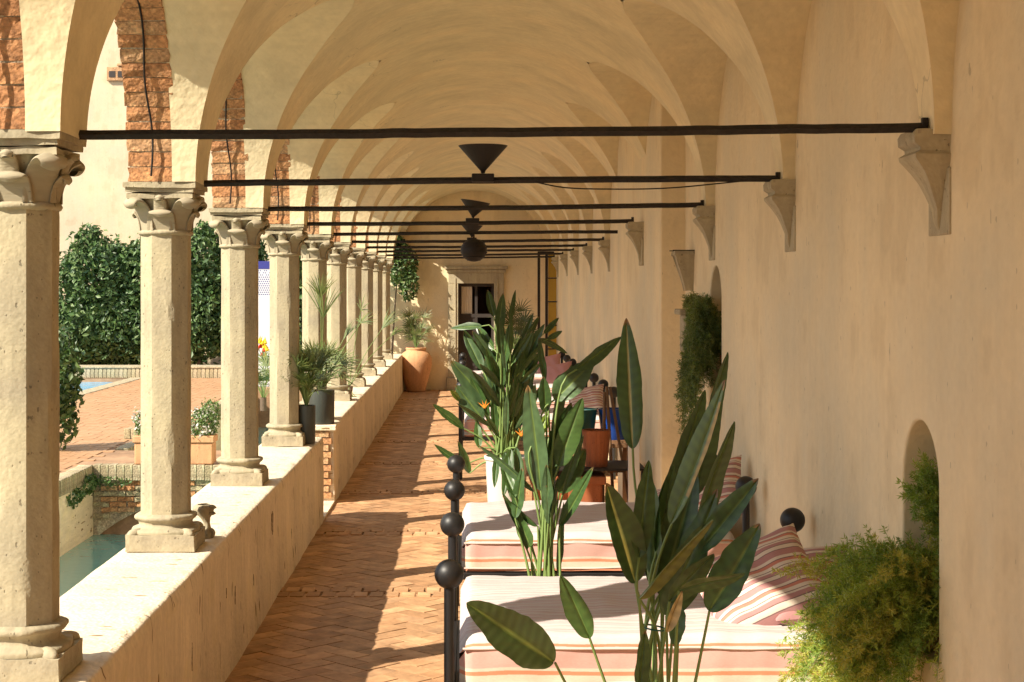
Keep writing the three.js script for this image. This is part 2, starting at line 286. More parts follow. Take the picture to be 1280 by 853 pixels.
// ---------------------------------------------------------------- columns
{
  const oct = (r, y) => [...Array(8)].map((_, i) => { const a = Math.PI / 8 + i * Math.PI / 4, q = r / Math.cos(Math.PI / 8); return V3(Math.cos(a) * q, y, Math.sin(a) * q); });
  const col = thing('column', 'octagonal pale stone column with leaf capital on the parapet', 'column', 'stone columns of the arcade');
  const base = HP;
  // plinth
  let pl = new THREE.BoxGeometry(0.385, 0.09, 0.385, 10, 3, 10); { const p = pl.attributes.position; for (let i = 0; i < p.count; i++) { const x = p.getX(i), y = p.getY(i), z = p.getZ(i), q = 0.006; p.setXYZ(i, x + q * n3(x * 14, y * 14, z * 14), y + (y > 0 ? 0.006 : 0) * n3(x * 17 + 5, 3, z * 17), z + q * n3(x * 14 + 9, y * 14, z * 14)); } }
  pl.translate(0, base + 0.045, 0); pl = toCreasedNormals(metreUV(pl), 0.6);
  mesh('plinth', pl, M.stone, col);
  // moulded base, round below, eight-sided above
  const prof = [[0.186, 0.088], [0.190, 0.100], [0.186, 0.114], [0.168, 0.120], [0.152, 0.128], [0.147, 0.142], [0.152, 0.156], [0.163, 0.162], [0.171, 0.172], [0.170, 0.184], [0.160, 0.192], [0.138, 0.196], [0.128, 0.200]];
  const NB = 48;
  const bg = grid(NB, prof.length - 1, (i, j) => {
    const t = i / NB * Math.PI * 2, [r, y] = prof[j], f = j / (prof.length - 1), c8 = Math.cos(Math.PI / 8) / Math.cos(((t + Math.PI / 8) % (Math.PI / 4)) - Math.PI / 8) / Math.cos(Math.PI / 8);
    const sq = 1 / Math.max(Math.abs(Math.cos(t)), Math.abs(Math.sin(t))), q = r * (j < 3 ? 0.55 + 0.45 * Math.min(sq, 1.25) + 0.0 : 1 + (c8 - 1) * f) * (1 + 0.012 * n3(Math.cos(t) * 6, y * 40, Math.sin(t) * 6));
    return [Math.cos(t) * q, base + y, Math.sin(t) * q];
  }, (i, j) => [i / NB * 1.1, prof[j][1]]);
  const bm = mesh('base_moulding', bg, M.stone, col);
  for (let i = 0; i < 4; i++) { // corner spurs that lie on the plinth
    const a = Math.PI / 4 + i * Math.PI / 2, g = new THREE.SphereGeometry(1, 12, 8); g.scale(0.058, 0.030, 0.030); g.rotateY(-a); g.translate(Math.cos(a) * 0.198, base + 0.094, Math.sin(a) * 0.198); mesh('spur', metreUV(g), M.stone, bm);
  }
  // shaft: octagon with worn edges
  const y0 = base + 0.196, y1 = 2.60, NY = 60, E = 6, NS = 8 * E;
  const shaft = grid(NY, NS, (i, j) => {
    const y = y0 + (y1 - y0) * i / NY, f = Math.floor(j / E) % 8, t = (j % E) / E, o = oct(0.134, y), p = o[f].clone().lerp(o[(f + 1) % 8], t);
    const worn = j % E === 0 ? -0.0012 - 0.012 * Math.max(0, n3(f * 7.3, y * 6, 3) - 0.25) ** 1.3 : 0.0010 * n3(p.x * 20, y * 6, p.z * 20);
    const l = Math.hypot(p.x, p.z); return [p.x * (1 + worn / l), y, p.z * (1 + worn / l)];
  }, (i, j) => [j / NS * 0.85, (y1 - y0) * i / NY]);
  mesh('shaft', toCreasedNormals(shaft.toNonIndexed(), 0.30), M.stone, col);
  // capital: astragal, bell, leaves, abacus
  const cap = mesh('capital', (() => {
    const pr = [[0.128, 2.588], [0.150, 2.594], [0.157, 2.606], [0.150, 2.619], [0.126, 2.624], [0.124, 2.70], [0.136, 2.75], [0.160, 2.79], [0.176, 2.806]];
    const NC = 48; return grid(NC, pr.length - 1, (i, j) => { const t = i / NC * Math.PI * 2, [r, y] = pr[j], q = r * (1 + 0.012 * n3(Math.cos(t) * 5, y * 22, Math.sin(t) * 5)); return [Math.cos(t) * q, y, Math.sin(t) * q]; }, (i, j) => [i / NC, pr[j][1]]);
  })(), M.stone, col);
  const leafShape = (path, width, thick) => { // thick curled leaf: path of [out, up], its width along the way
    const c = new THREE.CatmullRomCurve3(path.map(([r, y]) => V3(r, y, 0))), NU = 22, NV = 14;
    return grid(NU, NV, (i, j) => {
      const s = i / NU, p = c.getPoint(s), tg = c.getTangent(s), nx = -tg.y, ny = tg.x, w = width(s) / 2, a = j / NV * Math.PI * 2, lobes = 1 + 0.10 * Math.cos(a * 2);
      const off = Math.sin(a) * thick * (0.55 + 0.45 * Math.sin(Math.PI * Math.min(1, s + 0.1))) - 0.35 * thick * Math.cos(a) ** 2; return [p.x + nx * off, p.y + ny * off, Math.cos(a) * w * lobes];
    }, (i, j) => [i / NU * 0.25, j / NV * 0.12]);
  };
  const big = leafShape([[0.128, 2.62], [0.132, 2.68], [0.150, 2.735], [0.185, 2.775], [0.228, 2.787], [0.248, 2.768], [0.240, 2.748], [0.222, 2.746]], (s) => 0.135 - 0.05 * s + 0.01 * Math.sin(s * Math.PI), 0.020);
  const small = leafShape([[0.126, 2.62], [0.132, 2.66], [0.146, 2.70], [0.172, 2.722], [0.183, 2.708], [0.176, 2.694]], (s) => 0.15 * Math.sqrt(Math.max(0.12, 1 - (s * 0.92) ** 2)), 0.014);
  const mid = leafShape([[0.150, 2.70], [0.160, 2.75], [0.178, 2.785], [0.205, 2.797], [0.209, 2.782]], (s) => 0.07 * Math.sqrt(Math.max(0.15, 1 - (s * 0.9) ** 2)), 0.02);
  for (let i = 0; i < 4; i++) {
    let o = mesh('leaf', big, M.stone, cap); o.rotation.y = Math.PI / 4 + i * Math.PI / 2;
    o = mesh('leaf', small, M.stone, cap); o.rotation.y = i * Math.PI / 2;
    o = mesh('leaf', mid, M.stone, cap); o.rotation.y = i * Math.PI / 2;
  }
  let ab = merge([0, 1, 2].map((q) => {
    const [hw, ya, yb] = [[0.184, 2.796, 2.824], [0.190, 2.830, 2.858], [0.200, 2.854, SPR]][q], g = new THREE.BoxGeometry(hw * 2, yb - ya, hw * 2, 10, 2, 10), p = g.attributes.position;
    for (let i = 0; i < p.count; i++) { const x = p.getX(i), y = p.getY(i), z = p.getZ(i), m = Math.max(Math.abs(x), Math.abs(z)); const cx = q < 2 ? 1 - 0.06 * (1 - (Math.min(Math.abs(x), Math.abs(z)) / hw) ** 2) : 1; p.setXYZ(i, x * cx + 0.005 * n3(x * 15 + q, y * 30, z * 15), y + (q === 2 && y > 0 ? 0 : 0.004 * n3(x * 12, q, z * 12 + 4)), z * cx + 0.005 * n3(x * 15, y * 30 + 8, z * 15 + q)); }
    g.translate(0, (ya + yb) / 2, 0); return toCreasedNormals(metreUV(g), 0.6);
  }));
  mesh('abacus', ab, M.stone, cap);
  col.position.set(XC, 0, -dk(0));
  for (let k = K0 + 1; k <= K1; k++) if (k !== 0) { const c = copyOf(col, V3(XC, 0, -dk(k))); c.rotation.y = (Math.abs(k) % 4) * Math.PI / 2; c.scale.set(1, 1, 1); }
}

// ---------------------------------------------------------------- parapet
function parapet(d0, d1, label) {
  // outline across: inner foot -> inner top edge -> outer top edge -> outer foot
  const pr = []; const seg = (x0, y0, x1, y1, n, e) => { for (let i = 0; i < n; i++) pr.push([x0 + (x1 - x0) * i / n, y0 + (y1 - y0) * i / n, e]); };
  seg(XIN + 0.01, -0.02, XIN, 0.70, 12, 0); seg(XIN, 0.70, XIN + 0.004, HP - 0.035, 3, 0);
  pr.push([XIN + 0.004, HP - 0.022, 1], [XIN + 0.001, HP - 0.010, 1], [XIN - 0.008, HP - 0.003, 1], [XIN - 0.020, HP, 1]);
  seg(XIN - 0.05, HP, XOUT + 0.03, HP, 12, 0); pr.push([XOUT + 0.015, HP - 0.002, 0], [XOUT, HP - 0.018, 0]); seg(XOUT, HP - 0.05, XOUT, -1.6, 6, 0); pr.push([XOUT, -1.6, 0]);
  const NU = Math.round((d1 - d0) / 0.07), NV = pr.length - 1; let len = 0; const ls = pr.map((p, i) => len += i ? Math.hypot(p[0] - pr[i - 1][0], p[1] - pr[i - 1][1]) : 0);
  const f = (i, j) => {
    const d = d0 + (d1 - d0) * i / NU, [x, y, e] = pr[j], wv = 0.010 * fbm3(d * 1.1, x * 2, y * 2, 2) + 0.003 * n3(d * 9, y * 9, x * 9);
    let dx = 0, dy = 0;
    if (e) { const c = 0.008 + 0.016 * Math.max(0, fbm3(d * 6, 3, 1, 4) + 0.12) + 0.014 * Math.max(0, n3(d * 13, 9, 2)); dx = -c * 0.7; dy = -c * 0.6; }
    if (y > HP - 0.005 && !e) dy = 0.004 * n3(d * 6, x * 6, 2) - 0.004;
    return [x + dx + (y < HP - 0.03 ? wv : wv * 0.3), y + dy, -d];
  };
  const side = grid(NU, NV, f, (i, j) => [ls[j], d0 + (d1 - d0) * i / NU]);
  const caps = [0, NU].map((i) => { const p = pr.map((_, j) => f(i, j)), g = new THREE.ShapeGeometry(new THREE.Shape(p.map((q) => new THREE.Vector2(q[0], q[1])))); g.translate(0, 0, p[0][2]); return metreUV(g); });
  const o = thing('parapet', label, 'parapet');
  mesh('masonry', merge([side, ...caps]), M.parapet, o); return o;
}
{
  const o = parapet(BACK, 15.75, 'long low plastered parapet with worn edge, on the near side of the gap'), r = RNG(61);
  // places where the plaster has fallen off the inner face
  for (const [d, y, w, h] of [[11.6, 0.60, 0.10, 0.17], [9.4, 0.50, 0.016, 0.06], [9.75, 0.42, 0.02, 0.11], [8.2, 0.40, 0.010, 0.14], [10.6, 0.36, 0.02, 0.08], [12.9, 0.3, 0.02, 0.09]]) {
    const sh = new THREE.Shape(), n = 26; for (let i = 0; i < n; i++) { const a = i / n * 6.2832, q = 0.5 * (0.45 + 0.75 * r()); i ? sh.lineTo(Math.cos(a) * w * q, Math.sin(a) * h * q) : sh.moveTo(w * q, 0); } sh.closePath();
    const g = new THREE.ExtrudeGeometry(sh, { depth: 0.003, bevelEnabled: false }); g.rotateY(Math.PI / 2); const m = mesh('bare_patch', metreUV(g), M.barePatch, o); m.position.set(XIN + 0.004 + 0.010 * fbm3(d * 1.1, XIN * 2, y * 2, 2), y, -d);
  }
}
{
  const o = parapet(17.0, END, 'low plastered parapet between the gap and the end wall');
  // bare bricks on the end of the second parapet, under its coping
  const r = RNG(9), gs = [0, 1, 2].map((q) => { const g = new THREE.BoxGeometry(0.236, 0.060, 0.05, 3, 1, 1), p = g.attributes.position; for (let i = 0; i < p.count; i++) p.setXYZ(i, p.getX(i) + 0.006 * n3(p.getX(i) * 30 + q, 2, 1), p.getY(i) + 0.005 * n3(p.getX(i) * 25, q * 3, 5), p.getZ(i) + 0.01 * n3(p.getX(i) * 20 + q * 4, p.getY(i) * 20, 5)); return metreUV(g.toNonIndexed()); });
  for (let row = 0; row < 10; row++) for (let c = 0; c < 2; c++) { const b = mesh('brick', gs[Math.floor(r() * 3)], bricks[Math.floor(r() * 3.99)], o); b.position.set(XIN - 0.15 - c * 0.247 - (row % 2) * 0.03 + 0.01, 0.09 + row * 0.072, -16.985 + (r() - 0.5) * 0.02); b.rotation.set(0, (r() - 0.5) * 0.06, (r() - 0.5) * 0.03); }
  mesh('coping', box(XOUT - 0.02, XIN + 0.035, HP - 0.05, HP + 0.012, -17.5, -16.93, 0.015), M.parapet, o);
  mesh('threshold', box(XOUT, XIN + 0.01, -1.6, 0.03, -17.0, -15.75), M.parapet, o);
}

{ // carved scroll fragment standing behind the second column's foot
  const f = thing('scroll_fragment', 'small weathered stone scroll standing on the parapet behind a column foot', 'stone carving', null, V3(-1.545, HP, -9.42));
  const pts = [[0.052, 0], [0.045, 0.03], [0.024, 0.055], [0.018, 0.085], [0.026, 0.115], [0.045, 0.14], [0.056, 0.165], [0.050, 0.185], [0.030, 0.195]];
  mesh('shaft', grid(pts.length - 1, 14, (i, j) => { const t = j / 14 * 6.2832, [r, y] = pts[i], q = r * (1 + 0.10 * n3(Math.cos(t) * 3, y * 30, Math.sin(t) * 3)); return [Math.cos(t) * q * 1.05 + 0.012 * Math.sin(y * 25), y, Math.sin(t) * q * 1.3]; }, (i, j) => [j * 0.02, pts[i][1]]), M.stone, f);
  for (const y of [0.165, 0.03]) { const g = new THREE.TorusGeometry(0.022, 0.010, 8, 18, 5.2); g.rotateZ(y > 0.1 ? 0.4 : 2.4); const o = mesh('volute', g, M.stone, f); o.position.set(y > 0.1 ? 0.045 : 0.035, y, 0.03); }
}
// ---------------------------------------------------------------- right wall with niches, pier, end wall, back wall
const NICHE = [[6.34, 6.86, 0.80, 1.75], [11.75, 12.3, 1.55, 2.46]];
{
  const sh = new THREE.Shape([[BACK - 0.3, -0.3], [END + 0.3, -0.3], [END + 0.3, 5.3], [BACK - 0.3, 5.3]].map((p) => new THREE.Vector2(...p)));
  for (const [a, b, y0, y1] of NICHE) { const r = (b - a) / 2, p = new THREE.Path(); p.moveTo(a, y0); p.lineTo(b, y0); p.lineTo(b, y1 - r); p.absarc((a + b) / 2, y1 - r, r, 0, Math.PI, false); p.closePath(); sh.holes.push(p); }
  const g = new THREE.ExtrudeGeometry(sh, { depth: 0.34, bevelEnabled: true, bevelThickness: 0.012, bevelSize: 0.012, bevelOffset: -0.012, bevelSegments: 3, curveSegments: 32 });
  g.applyMatrix4(new THREE.Matrix4().set(0, 0, 1, WALL, 0, 1, 0, 0, -1, 0, 0, 0, 0, 0, 0, 1));
  const w = thing('side_wall', 'long warm cream plaster wall with small arched niches', 'wall');
  mesh('plaster_face', metreUV(g), M.wall, w);
  mesh('backing', box(WALL + 0.345, WALL + 0.6, -0.3, 5.3, -END - 0.3, -BACK + 0.3), M.wall, w);
  const pier = box(1.655, WALL + 0.02, -0.05, 4.2, -17.6, -13.7, 0.02);
  mesh('pier', pier, M.wall, w);
  for (let q = 0; q < 1; q++) { const pl = mesh('cover_plate', box(WALL - 0.008, WALL + 0.01, 2.42, 2.54, -9.15, -9.07, 0.003), M.facade, w); }
  // end wall with the doorway
  const e = new THREE.Shape([[-2.2, -0.3], [2.3, -0.3], [2.3, 5.3], [-2.2, 5.3]].map((p) => new THREE.Vector2(...p)));
  const h = new THREE.Path([[-0.20, 0.0], [0.60, 0.0], [0.60, 2.38], [-0.20, 2.38]].map((p) => new THREE.Vector2(...p))); e.holes.push(h);
  const eg = new THREE.ExtrudeGeometry(e, { depth: 0.4, bevelEnabled: false }); eg.translate(0, 0, -END - 0.4);
  solo('end_wall', metreUV(eg), M.wall, 'cream plaster wall with stone doorway closing the walkway', 'wall');
  solo('rear_wall', box(-2.2, 2.3, -0.3, 5.3, -BACK, -BACK + 0.3), M.wall, 'plain plaster wall at the other end of the walkway', 'wall');
}
{ // doorway
  const z = -END, d = thing('doorway', 'carved stone door surround with cornice around a dark glazed door', 'door');
  mesh('jamb', box(-0.42, -0.20, 0, 2.42, z, z + 0.07, 0.008), M.stone, d); mesh('jamb', box(0.60, 0.82, 0, 2.42, z, z + 0.07, 0.008), M.stone, d);
  mesh('jamb_moulding', box(-0.29, -0.25, 0, 2.50, z + 0.06, z + 0.09, 0.006), M.stone, d); mesh('jamb_moulding', box(0.65, 0.69, 0, 2.50, z + 0.06, z + 0.09, 0.006), M.stone, d);
  mesh('lintel', box(-0.42, 0.82, 2.38, 2.62, z, z + 0.075, 0.008), M.stone, d);
  const cor = mesh('cornice', box(-0.50, 0.90, 2.70, 2.77, z, z + 0.16, 0.012), M.stone, d); mesh('cornice_moulding', box(-0.46, 0.86, 2.62, 2.70, z, z + 0.11, 0.02), M.stone, cor);
  mesh('jamb_foot', box(-0.46, -0.16, 0, 0.28, z, z + 0.12, 0.012), M.stone, d); mesh('jamb_foot', box(0.56, 0.86, 0, 0.28, z, z + 0.12, 0.012), M.stone, d);
  const frame = merge([box(-0.20, -0.14, 0, 2.38, z - 0.2, z - 0.14), box(0.54, 0.60, 0, 2.38, z - 0.2, z - 0.14), box(-0.14, 0.54, 2.31, 2.38, z - 0.2, z - 0.14), box(0.17, 0.23, 0, 2.31, z - 0.2, z - 0.14), box(-0.14, 0.17, 1.62, 1.70, z - 0.2, z - 0.14), box(0.23, 0.54, 1.62, 1.70, z - 0.2, z - 0.14)]);
  const leaf = mesh('door_leaf', frame, M.dark, d);
  mesh('lower_panel', box(-0.14, 0.17, 0.02, 1.62, z - 0.185, z - 0.16), M.dark, leaf);
  mesh('curtain', grid(24, 1, (i, j) => [-0.13 + 0.24 * i / 24, 1.70 + 0.61 * j, z - 0.175 + 0.006 * Math.sin(i * 1.6)]), std({ color: C(0.62, 0.55, 0.45) }), leaf);
  // dark room behind
  mesh('room_lining', merge([box(-2, 2.2, -0.02, 0.0, z - 4, z - 0.4), box(-2, 2.2, 3, 3.02, z - 4, z - 0.4), box(-2.02, -2, 0, 3, z - 4, z - 0.4), box(2.2, 2.22, 0, 3, z - 4, z - 0.4), box(-2, 2.2, 0, 3, z - 4.02, z - 4)]), M.wood, d);
}
{ // iron and amber glass screen beside the end wall
  const s = thing('glass_screen', 'tall black iron screen with amber glass panes beside the end door', 'screen'), z0 = -33.2, z1 = -33.9;
  const x0 = 1.46, x1 = 1.86;
  for (const x of [1.46, 1.62]) mesh('post', box(x, x + 0.055, 0, 2.98, z0 - 0.03, z0 + 0.03, 0.006), M.iron, s);
  mesh('head', box(x0, x1, 2.98, 3.04, z0 - 0.03, z0 + 0.03, 0.006), M.iron, s);
  const glass = new THREE.MeshPhysicalMaterial({ color: C(0.42, 0.26, 0.03), roughness: 0.25, side: THREE.DoubleSide });
  for (let i = 0; i < 6; i++) mesh('pane', box(1.682, 1.85, 0.05 + i * 0.49, 0.05 + i * 0.49 + 0.47, z0 - 0.006, z0 + 0.006), glass, s);
  for (let i = 0; i < 6; i++) mesh('glazing_bar', box(1.678, 1.86, 0.022 + i * 0.49, 0.048 + i * 0.49, z0 - 0.012, z0 + 0.012), M.iron, s);
}

// ---------------------------------------------------------------- corbels and tie rods, lamps on them
{
  const c = thing('wall_corbel', 'carved grey stone corbel carrying the vault on the plaster wall', 'corbel', 'stone corbels on the side wall');
  // local: wall plane at x = 0, corbel reaches towards -x, top at y = 0
  mesh('wall_plate', box(-0.022, 0.02, -0.44, -0.16, -0.15, 0.15, 0.006), M.stone, c);
  const sect = [[-0.150, 0.150, 0.0], [-0.160, 0.150, -0.02], [-0.156, 0.148, -0.055], [-0.134, 0.140, -0.075], [-0.134, 0.138, -0.088], [-0.160, 0.150, -0.105], [-0.158, 0.148, -0.122], [-0.140, 0.138, -0.140], [-0.112, 0.118, -0.175], [-0.086, 0.094, -0.22], [-0.062, 0.068, -0.27], [-0.046, 0.045, -0.33], [-0.034, 0.026, -0.385], [-0.022, 0.012, -0.42]];
  const ring = (e, w) => { const o = []; const push = (x0, z0, x1, z1, n) => { for (let i = 0; i < n; i++) o.push([x0 + (x1 - x0) * i / n, z0 + (z1 - z0) * i / n]); }; push(0, -w, e, -w * 0.92, 4); push(e, -w * 0.92, e, w * 0.92, 8); push(e, w * 0.92, 0, w, 4); o.push([0, w]); return o; };
  const body = grid(sect.length - 1, 16, (i, j) => { const [e, w, y] = sect[i], p = ring(e, w)[j], q = 0.006 * n3(p[0] * 25, y * 25, p[1] * 25); return [p[0] + (p[0] < -0.01 ? q : 0), y + 0.5 * q, p[1] + q]; }, (i, j) => [j * 0.03, sect[i][2]]);
  const top = box(-0.148, 0.02, -0.02, -0.003, -0.14, 0.14);
  mesh('bracket', merge([toCreasedNormals(body, 0.7), top]), M.stone, c);
  const at = (k) => k === 3 ? 1.657 : WALL;
  c.scale.setScalar(0.93); c.position.set(at(0), SPR + 0.028, -dk(0) - 0.17);
  for (let k = K0 + 1; k <= K1; k++) if (k !== 0) copyOf(c, V3(at(k), SPR + 0.028, -dk(k) - 0.14));
  for (let k = K0 + 1; k <= K1; k++) {
    const d = dk(k) + 0.09, xe = (k === 3 ? 1.657 : WALL) - 0.10, pts = [], sag = [0.006, -0.004, 0.008][Math.abs(k) % 3];
    for (let i = 0; i <= 10; i++) pts.push(V3(-1.60 + (xe + 1.60) * i / 10, SPR + (k < 0 ? 0.06 : 0.008) + 0.03 * i / 10 - sag * Math.sin(Math.PI * i / 10) + 0.0015 * n3(i * 2.1, k, 2), -d));
    const g = tube(pts, 0.0188, 80, 4); g.rotateX(0);
    { const p = g.attributes.position; for (let i = 0; i < p.count; i++) { const x = p.getX(i); p.setY(i, p.getY(i) + 0.0016 * n3(x * 11, k * 3, p.getZ(i) * 8)); } }
    const rod = thing('tie_rod', 'black wrought iron tie bar spanning the walkway between column and wall', 'tie rod', 'iron tie bars under the vault');
    mesh('bar', toCreasedNormals(metreUV(g), 0.6), M.rust, rod);
    mesh('hook', box(xe - 0.01, xe + 0.015, SPR + 0.02, SPR + 0.075, -d - 0.012, -d + 0.012, 0.004), M.iron, rod); mesh('hook', box(-1.615, -1.585, SPR + 0.004, SPR + 0.05, -d - 0.03, -d + 0.03, 0.004), M.iron, rod);
  }
  // uplights: iron cones standing on every other bar
  [[1, 0], [3, 0.16], [5, 0.03]].forEach(([k, tilt]) => {
    const d = dk(k) + 0.06, l = thing('cone_lamp', tilt > 0.1 ? 'black metal cone uplight leaning on a tie bar' : k === 1 ? 'black metal cone uplight standing upright on a tie bar' : 'black cone uplight behind the leaning one, above the round lantern', 'lamp', null, V3([0, 0.09, 0, 0.05, 0, 0.06][k], SPR + 0.045, -d));
    mesh('foot', box(-0.064, 0.064, -0.030, 0.018, -0.035, 0.035, 0.006), M.iron, l);
    const sh = mesh('shade', lathe([[0.001, 0.02], [0.012, 0.022], [0.014, 0.034], [0.142, 0.178], [0.1395, 0.179], [0.010, 0.040]], 40), M.iron, l); sh.rotation.z = -tilt;
  });
  const d = dk(4) + 0.06, g = thing('round_lantern', 'dark round pierced metal lantern hanging under a tie bar', 'lantern', null, V3(0.075, 2.715, -d));
  const prof = []; for (let i = 0; i <= 28; i++) { const t = Math.PI * i / 28; prof.push([Math.max(0.004, Math.sin(t) * (0.150 + 0.004 * Math.cos(i * Math.PI))), -Math.cos(t) * 0.130]); }
  mesh('globe', lathe(prof, 36), M.iron, g); mesh('hanger', box(-0.01, 0.01, 0.125, 0.19, -0.01, 0.01), M.iron, g);
  for (let i = 0; i < 6; i++) { const t = new THREE.TorusGeometry(0.152 * Math.sin(0.5 + i * 0.43), 0.005, 6, 40); t.rotateX(Math.PI / 2); t.translate(0, -0.13 * Math.cos(0.5 + i * 0.43), 0); mesh('ring', t, M.iron, g); }
  solo('wire', tube([[0.38, 2.905], [0.55, 2.872], [0.85, 2.862], [1.15, 2.868], [1.45, 2.895], [1.74, 2.925]].map(([x, y]) => V3(x, y, -dk(1) - 0.09)), 0.004, 40, 5), M.iron, 'thin dark wire sagging below the tie bar with the upright cone lamp', 'wire');
}

// ---------------------------------------------------------------- stone fragments on the wall
{
  const f = thing('stone_bracket', 'grey carved stone fragment fixed to the wall above the hanging fern', 'stone carving', null, V3(WALL, 2.27, -13.25));
  const s = [[-0.08, 0.05, 0], [-0.095, 0.06, 0.06], [-0.12, 0.075, 0.15], [-0.15, 0.09, 0.24], [-0.165, 0.105, 0.285], [-0.175, 0.11, 0.29], [-0.175, 0.11, 0.325], [-0.001, 0.11, 0.33]];
  const loop = (e, w) => [[0, -w], [e, -w], [e * 1.04, -w * 0.33], [e * 0.94, -w * 0.3], [e * 0.94, w * 0.3], [e * 1.04, w * 0.33], [e, w], [0, w]];
  mesh('carving', toCreasedNormals(grid(s.length - 1, 7, (i, j) => { const p = loop(s[i][0], s[i][1])[j]; return [p[0] + 0.004 * n3(j, i * 3, 1), s[i][2] + 0.004 * n3(i, j, 7), p[1]]; }, (i, j) => [j * 0.1, s[i][2]]), 0.6), M.stone, f);
  mesh('iron_clamp', merge([box(-0.012, 0.006, 0.30, 0.335, -0.125, 0.125), box(-0.19, 0.0, 0.328, 0.336, 0.10, 0.115), box(-0.19, 0.0, 0.328, 0.336, -0.115, -0.10)]), M.iron, f);
  const q = thing('stone_shelf', 'square grey stone bracket beside the hanging fern', 'stone carving', null, V3(WALL, 1.78, -12.75));
  mesh('block', box(-0.17, 0, 0, 0.30, -0.13, 0.13, 0.02), M.stone, q); mesh('slab', box(-0.21, 0, 0.30, 0.345, -0.16, 0.16, 0.012), M.stone, q);
}

// ---------------------------------------------------------------- garden: ground, channel, bridge, pool, far wing of the building
const CHX = -4.83, WATER = -0.9;
{
  const ground = setting('ground', box(-120, 60, -2.2, -1.7, -160, 60), std({ color: C(0.34, 0.25, 0.15), map: tileMap }));
  const r = RNG(21);
  const deck = setting('terrace');
  const PX = -8.5, PD0 = 27, PD1 = 40.4;                                  // swimming pool: right edge, near and far end
  const slab = (x0, x1, d0, d1) => box(x0, x1, -1.75, -0.010, -d1, -d0);
  mesh('mortar_bed', merge([slab(PX, CHX - 0.16, -8, 46), slab(-40, PX, -8, PD0), slab(-40, -16, PD0, PD1), slab(-40, PX, PD1, 46), slab(CHX - 0.16, XOUT, 20.7, 22.6), slab(CHX - 0.16, XOUT, 36.5, 46)]), std({ color: C(0.42, 0.27, 0.16), map: tileMap }), deck);
  const pave = tiles.map(() => []), w = 0.142, g0 = box(-0.139, 0.139, -0.02, 0, -0.068, 0.068);
  for (let i = -200; i <= 200; i++) for (let j = -200; j <= 200; j++) {
    const k = (((i - j) % 4) + 4) % 4; if (k !== 0 && k !== 3) continue;
    const hor = k === 0, u = (i + (hor ? 1 : 0.5)) * w, v = (j + (hor ? 0.5 : 1)) * w, x = u - 8.5, d = v + 31;
    if (d < 19 || d > 45 || x > CHX - 0.2 || x < -13 || (x < PX + 0.35 && d > PD0 - 0.3 && d < PD1 + 0.3)) continue;
    const c = g0.clone(); c.applyMatrix4(new THREE.Matrix4().makeRotationFromEuler(new THREE.Euler((r() - 0.5) * 0.02, hor ? 0 : Math.PI / 2, (r() - 0.5) * 0.02)).setPosition(x, (r() - 0.5) * 0.006, -d)); pave[Math.floor(r() * r() * 4.99)].push(c);
  }
  pave.forEach((l, t) => { if (l.length) mesh('paving_bricks', merge(l), tiles[t], deck).userData.kind = 'stuff'; });
  // pool water and its pale kerb
  const ripple = texture(512, (u, v) => tf(u, v, 10, 10, 611, 4), false, 2.2);
  const water = setting('pool_water', grid(1, 1, (i, j) => [-16 + (PX + 16) * i, -0.10, -PD1 + (PD1 - PD0) * j], (i, j) => [i * 7, j * 13]), new THREE.MeshPhysicalMaterial({ color: C(0.10, 0.44, 0.72), roughness: 0.08, bumpMap: ripple, bumpScale: 0.05, side: THREE.DoubleSide }));
  const kerb = thing('pool_kerb', 'pale stone kerb along the blue swimming pool', 'kerb');
  for (let d = PD0; d < PD1 - 0.1; d += 0.6) mesh('kerb_stone', box(PX - 0.02, PX + 0.32, -0.16, 0.012, -d - 0.592, -d, 0.01), coping[2], kerb);
  // raised border behind the pool: a soldier course of bricks with a flat top
  const bord = thing('planting_border', 'low yellowish brick border behind the pool below the hedge', 'brick border');
  const bb = box(-0.046, 0.046, 0, 0.24, -0.05, 0.05, 0.006);
  for (let x = -12.5; x < -4.2; x += 0.104) { const b = mesh('brick', bb, coping[Math.floor(r() * 2.99)], bord); b.position.set(x, 0.0, -PD1 - 0.10 + (r() - 0.5) * 0.006); }
  mesh('border_top', box(-12.6, -4.15, 0.242, 0.29, -PD1 - 0.9, -PD1 - 0.03, 0.01), coping[2], bord);
  mesh('border_fill', box(-12.55, -4.2, 0, 0.241, -PD1 - 0.85, -PD1 - 0.155), M.soil, bord);
  // water channel beside the loggia
  const cw = new THREE.MeshPhysicalMaterial({ color: C(0.15, 0.36, 0.30), roughness: 0.06, bumpMap: ripple, bumpScale: 0.004, side: THREE.DoubleSide });
  setting('channel_water', grid(1, 1, (i, j) => [CHX - 0.05 + (XOUT - CHX + 0.05) * i, WATER, 8 - 44.5 * j], (i, j) => [i * 2.8, j * 44]), cw);
  const wall = thing('channel_wall', 'stained retaining wall with brick edging along the water channel', 'retaining wall');
  mesh('facing', box(CHX - 0.16, CHX, -1.7, -0.19, -36.5, 8), M.parapet, wall);
  const cb = box(-0.17, 0.012, -0.19, 0.008, -0.048, 0.048, 0.008);
  for (let d = 15; d < 20.6; d += 0.103) { const b = mesh('brick', cb, coping[Math.floor(r() * 2.99)], wall); b.position.set(CHX + (r() - 0.5) * 0.012, (r() - 0.5) * 0.008, -d); }
  for (let d = 22.8; d < 36; d += 0.206) { const b = mesh('brick', cb, coping[Math.floor(r() * 2.99)], wall); b.scale.z = 2; b.position.set(CHX + (r() - 0.5) * 0.012, (r() - 0.5) * 0.008, -d); }
  mesh('edging', box(CHX - 0.17, CHX + 0.01, -0.19, 0.004, -15, 8), coping[1], wall);
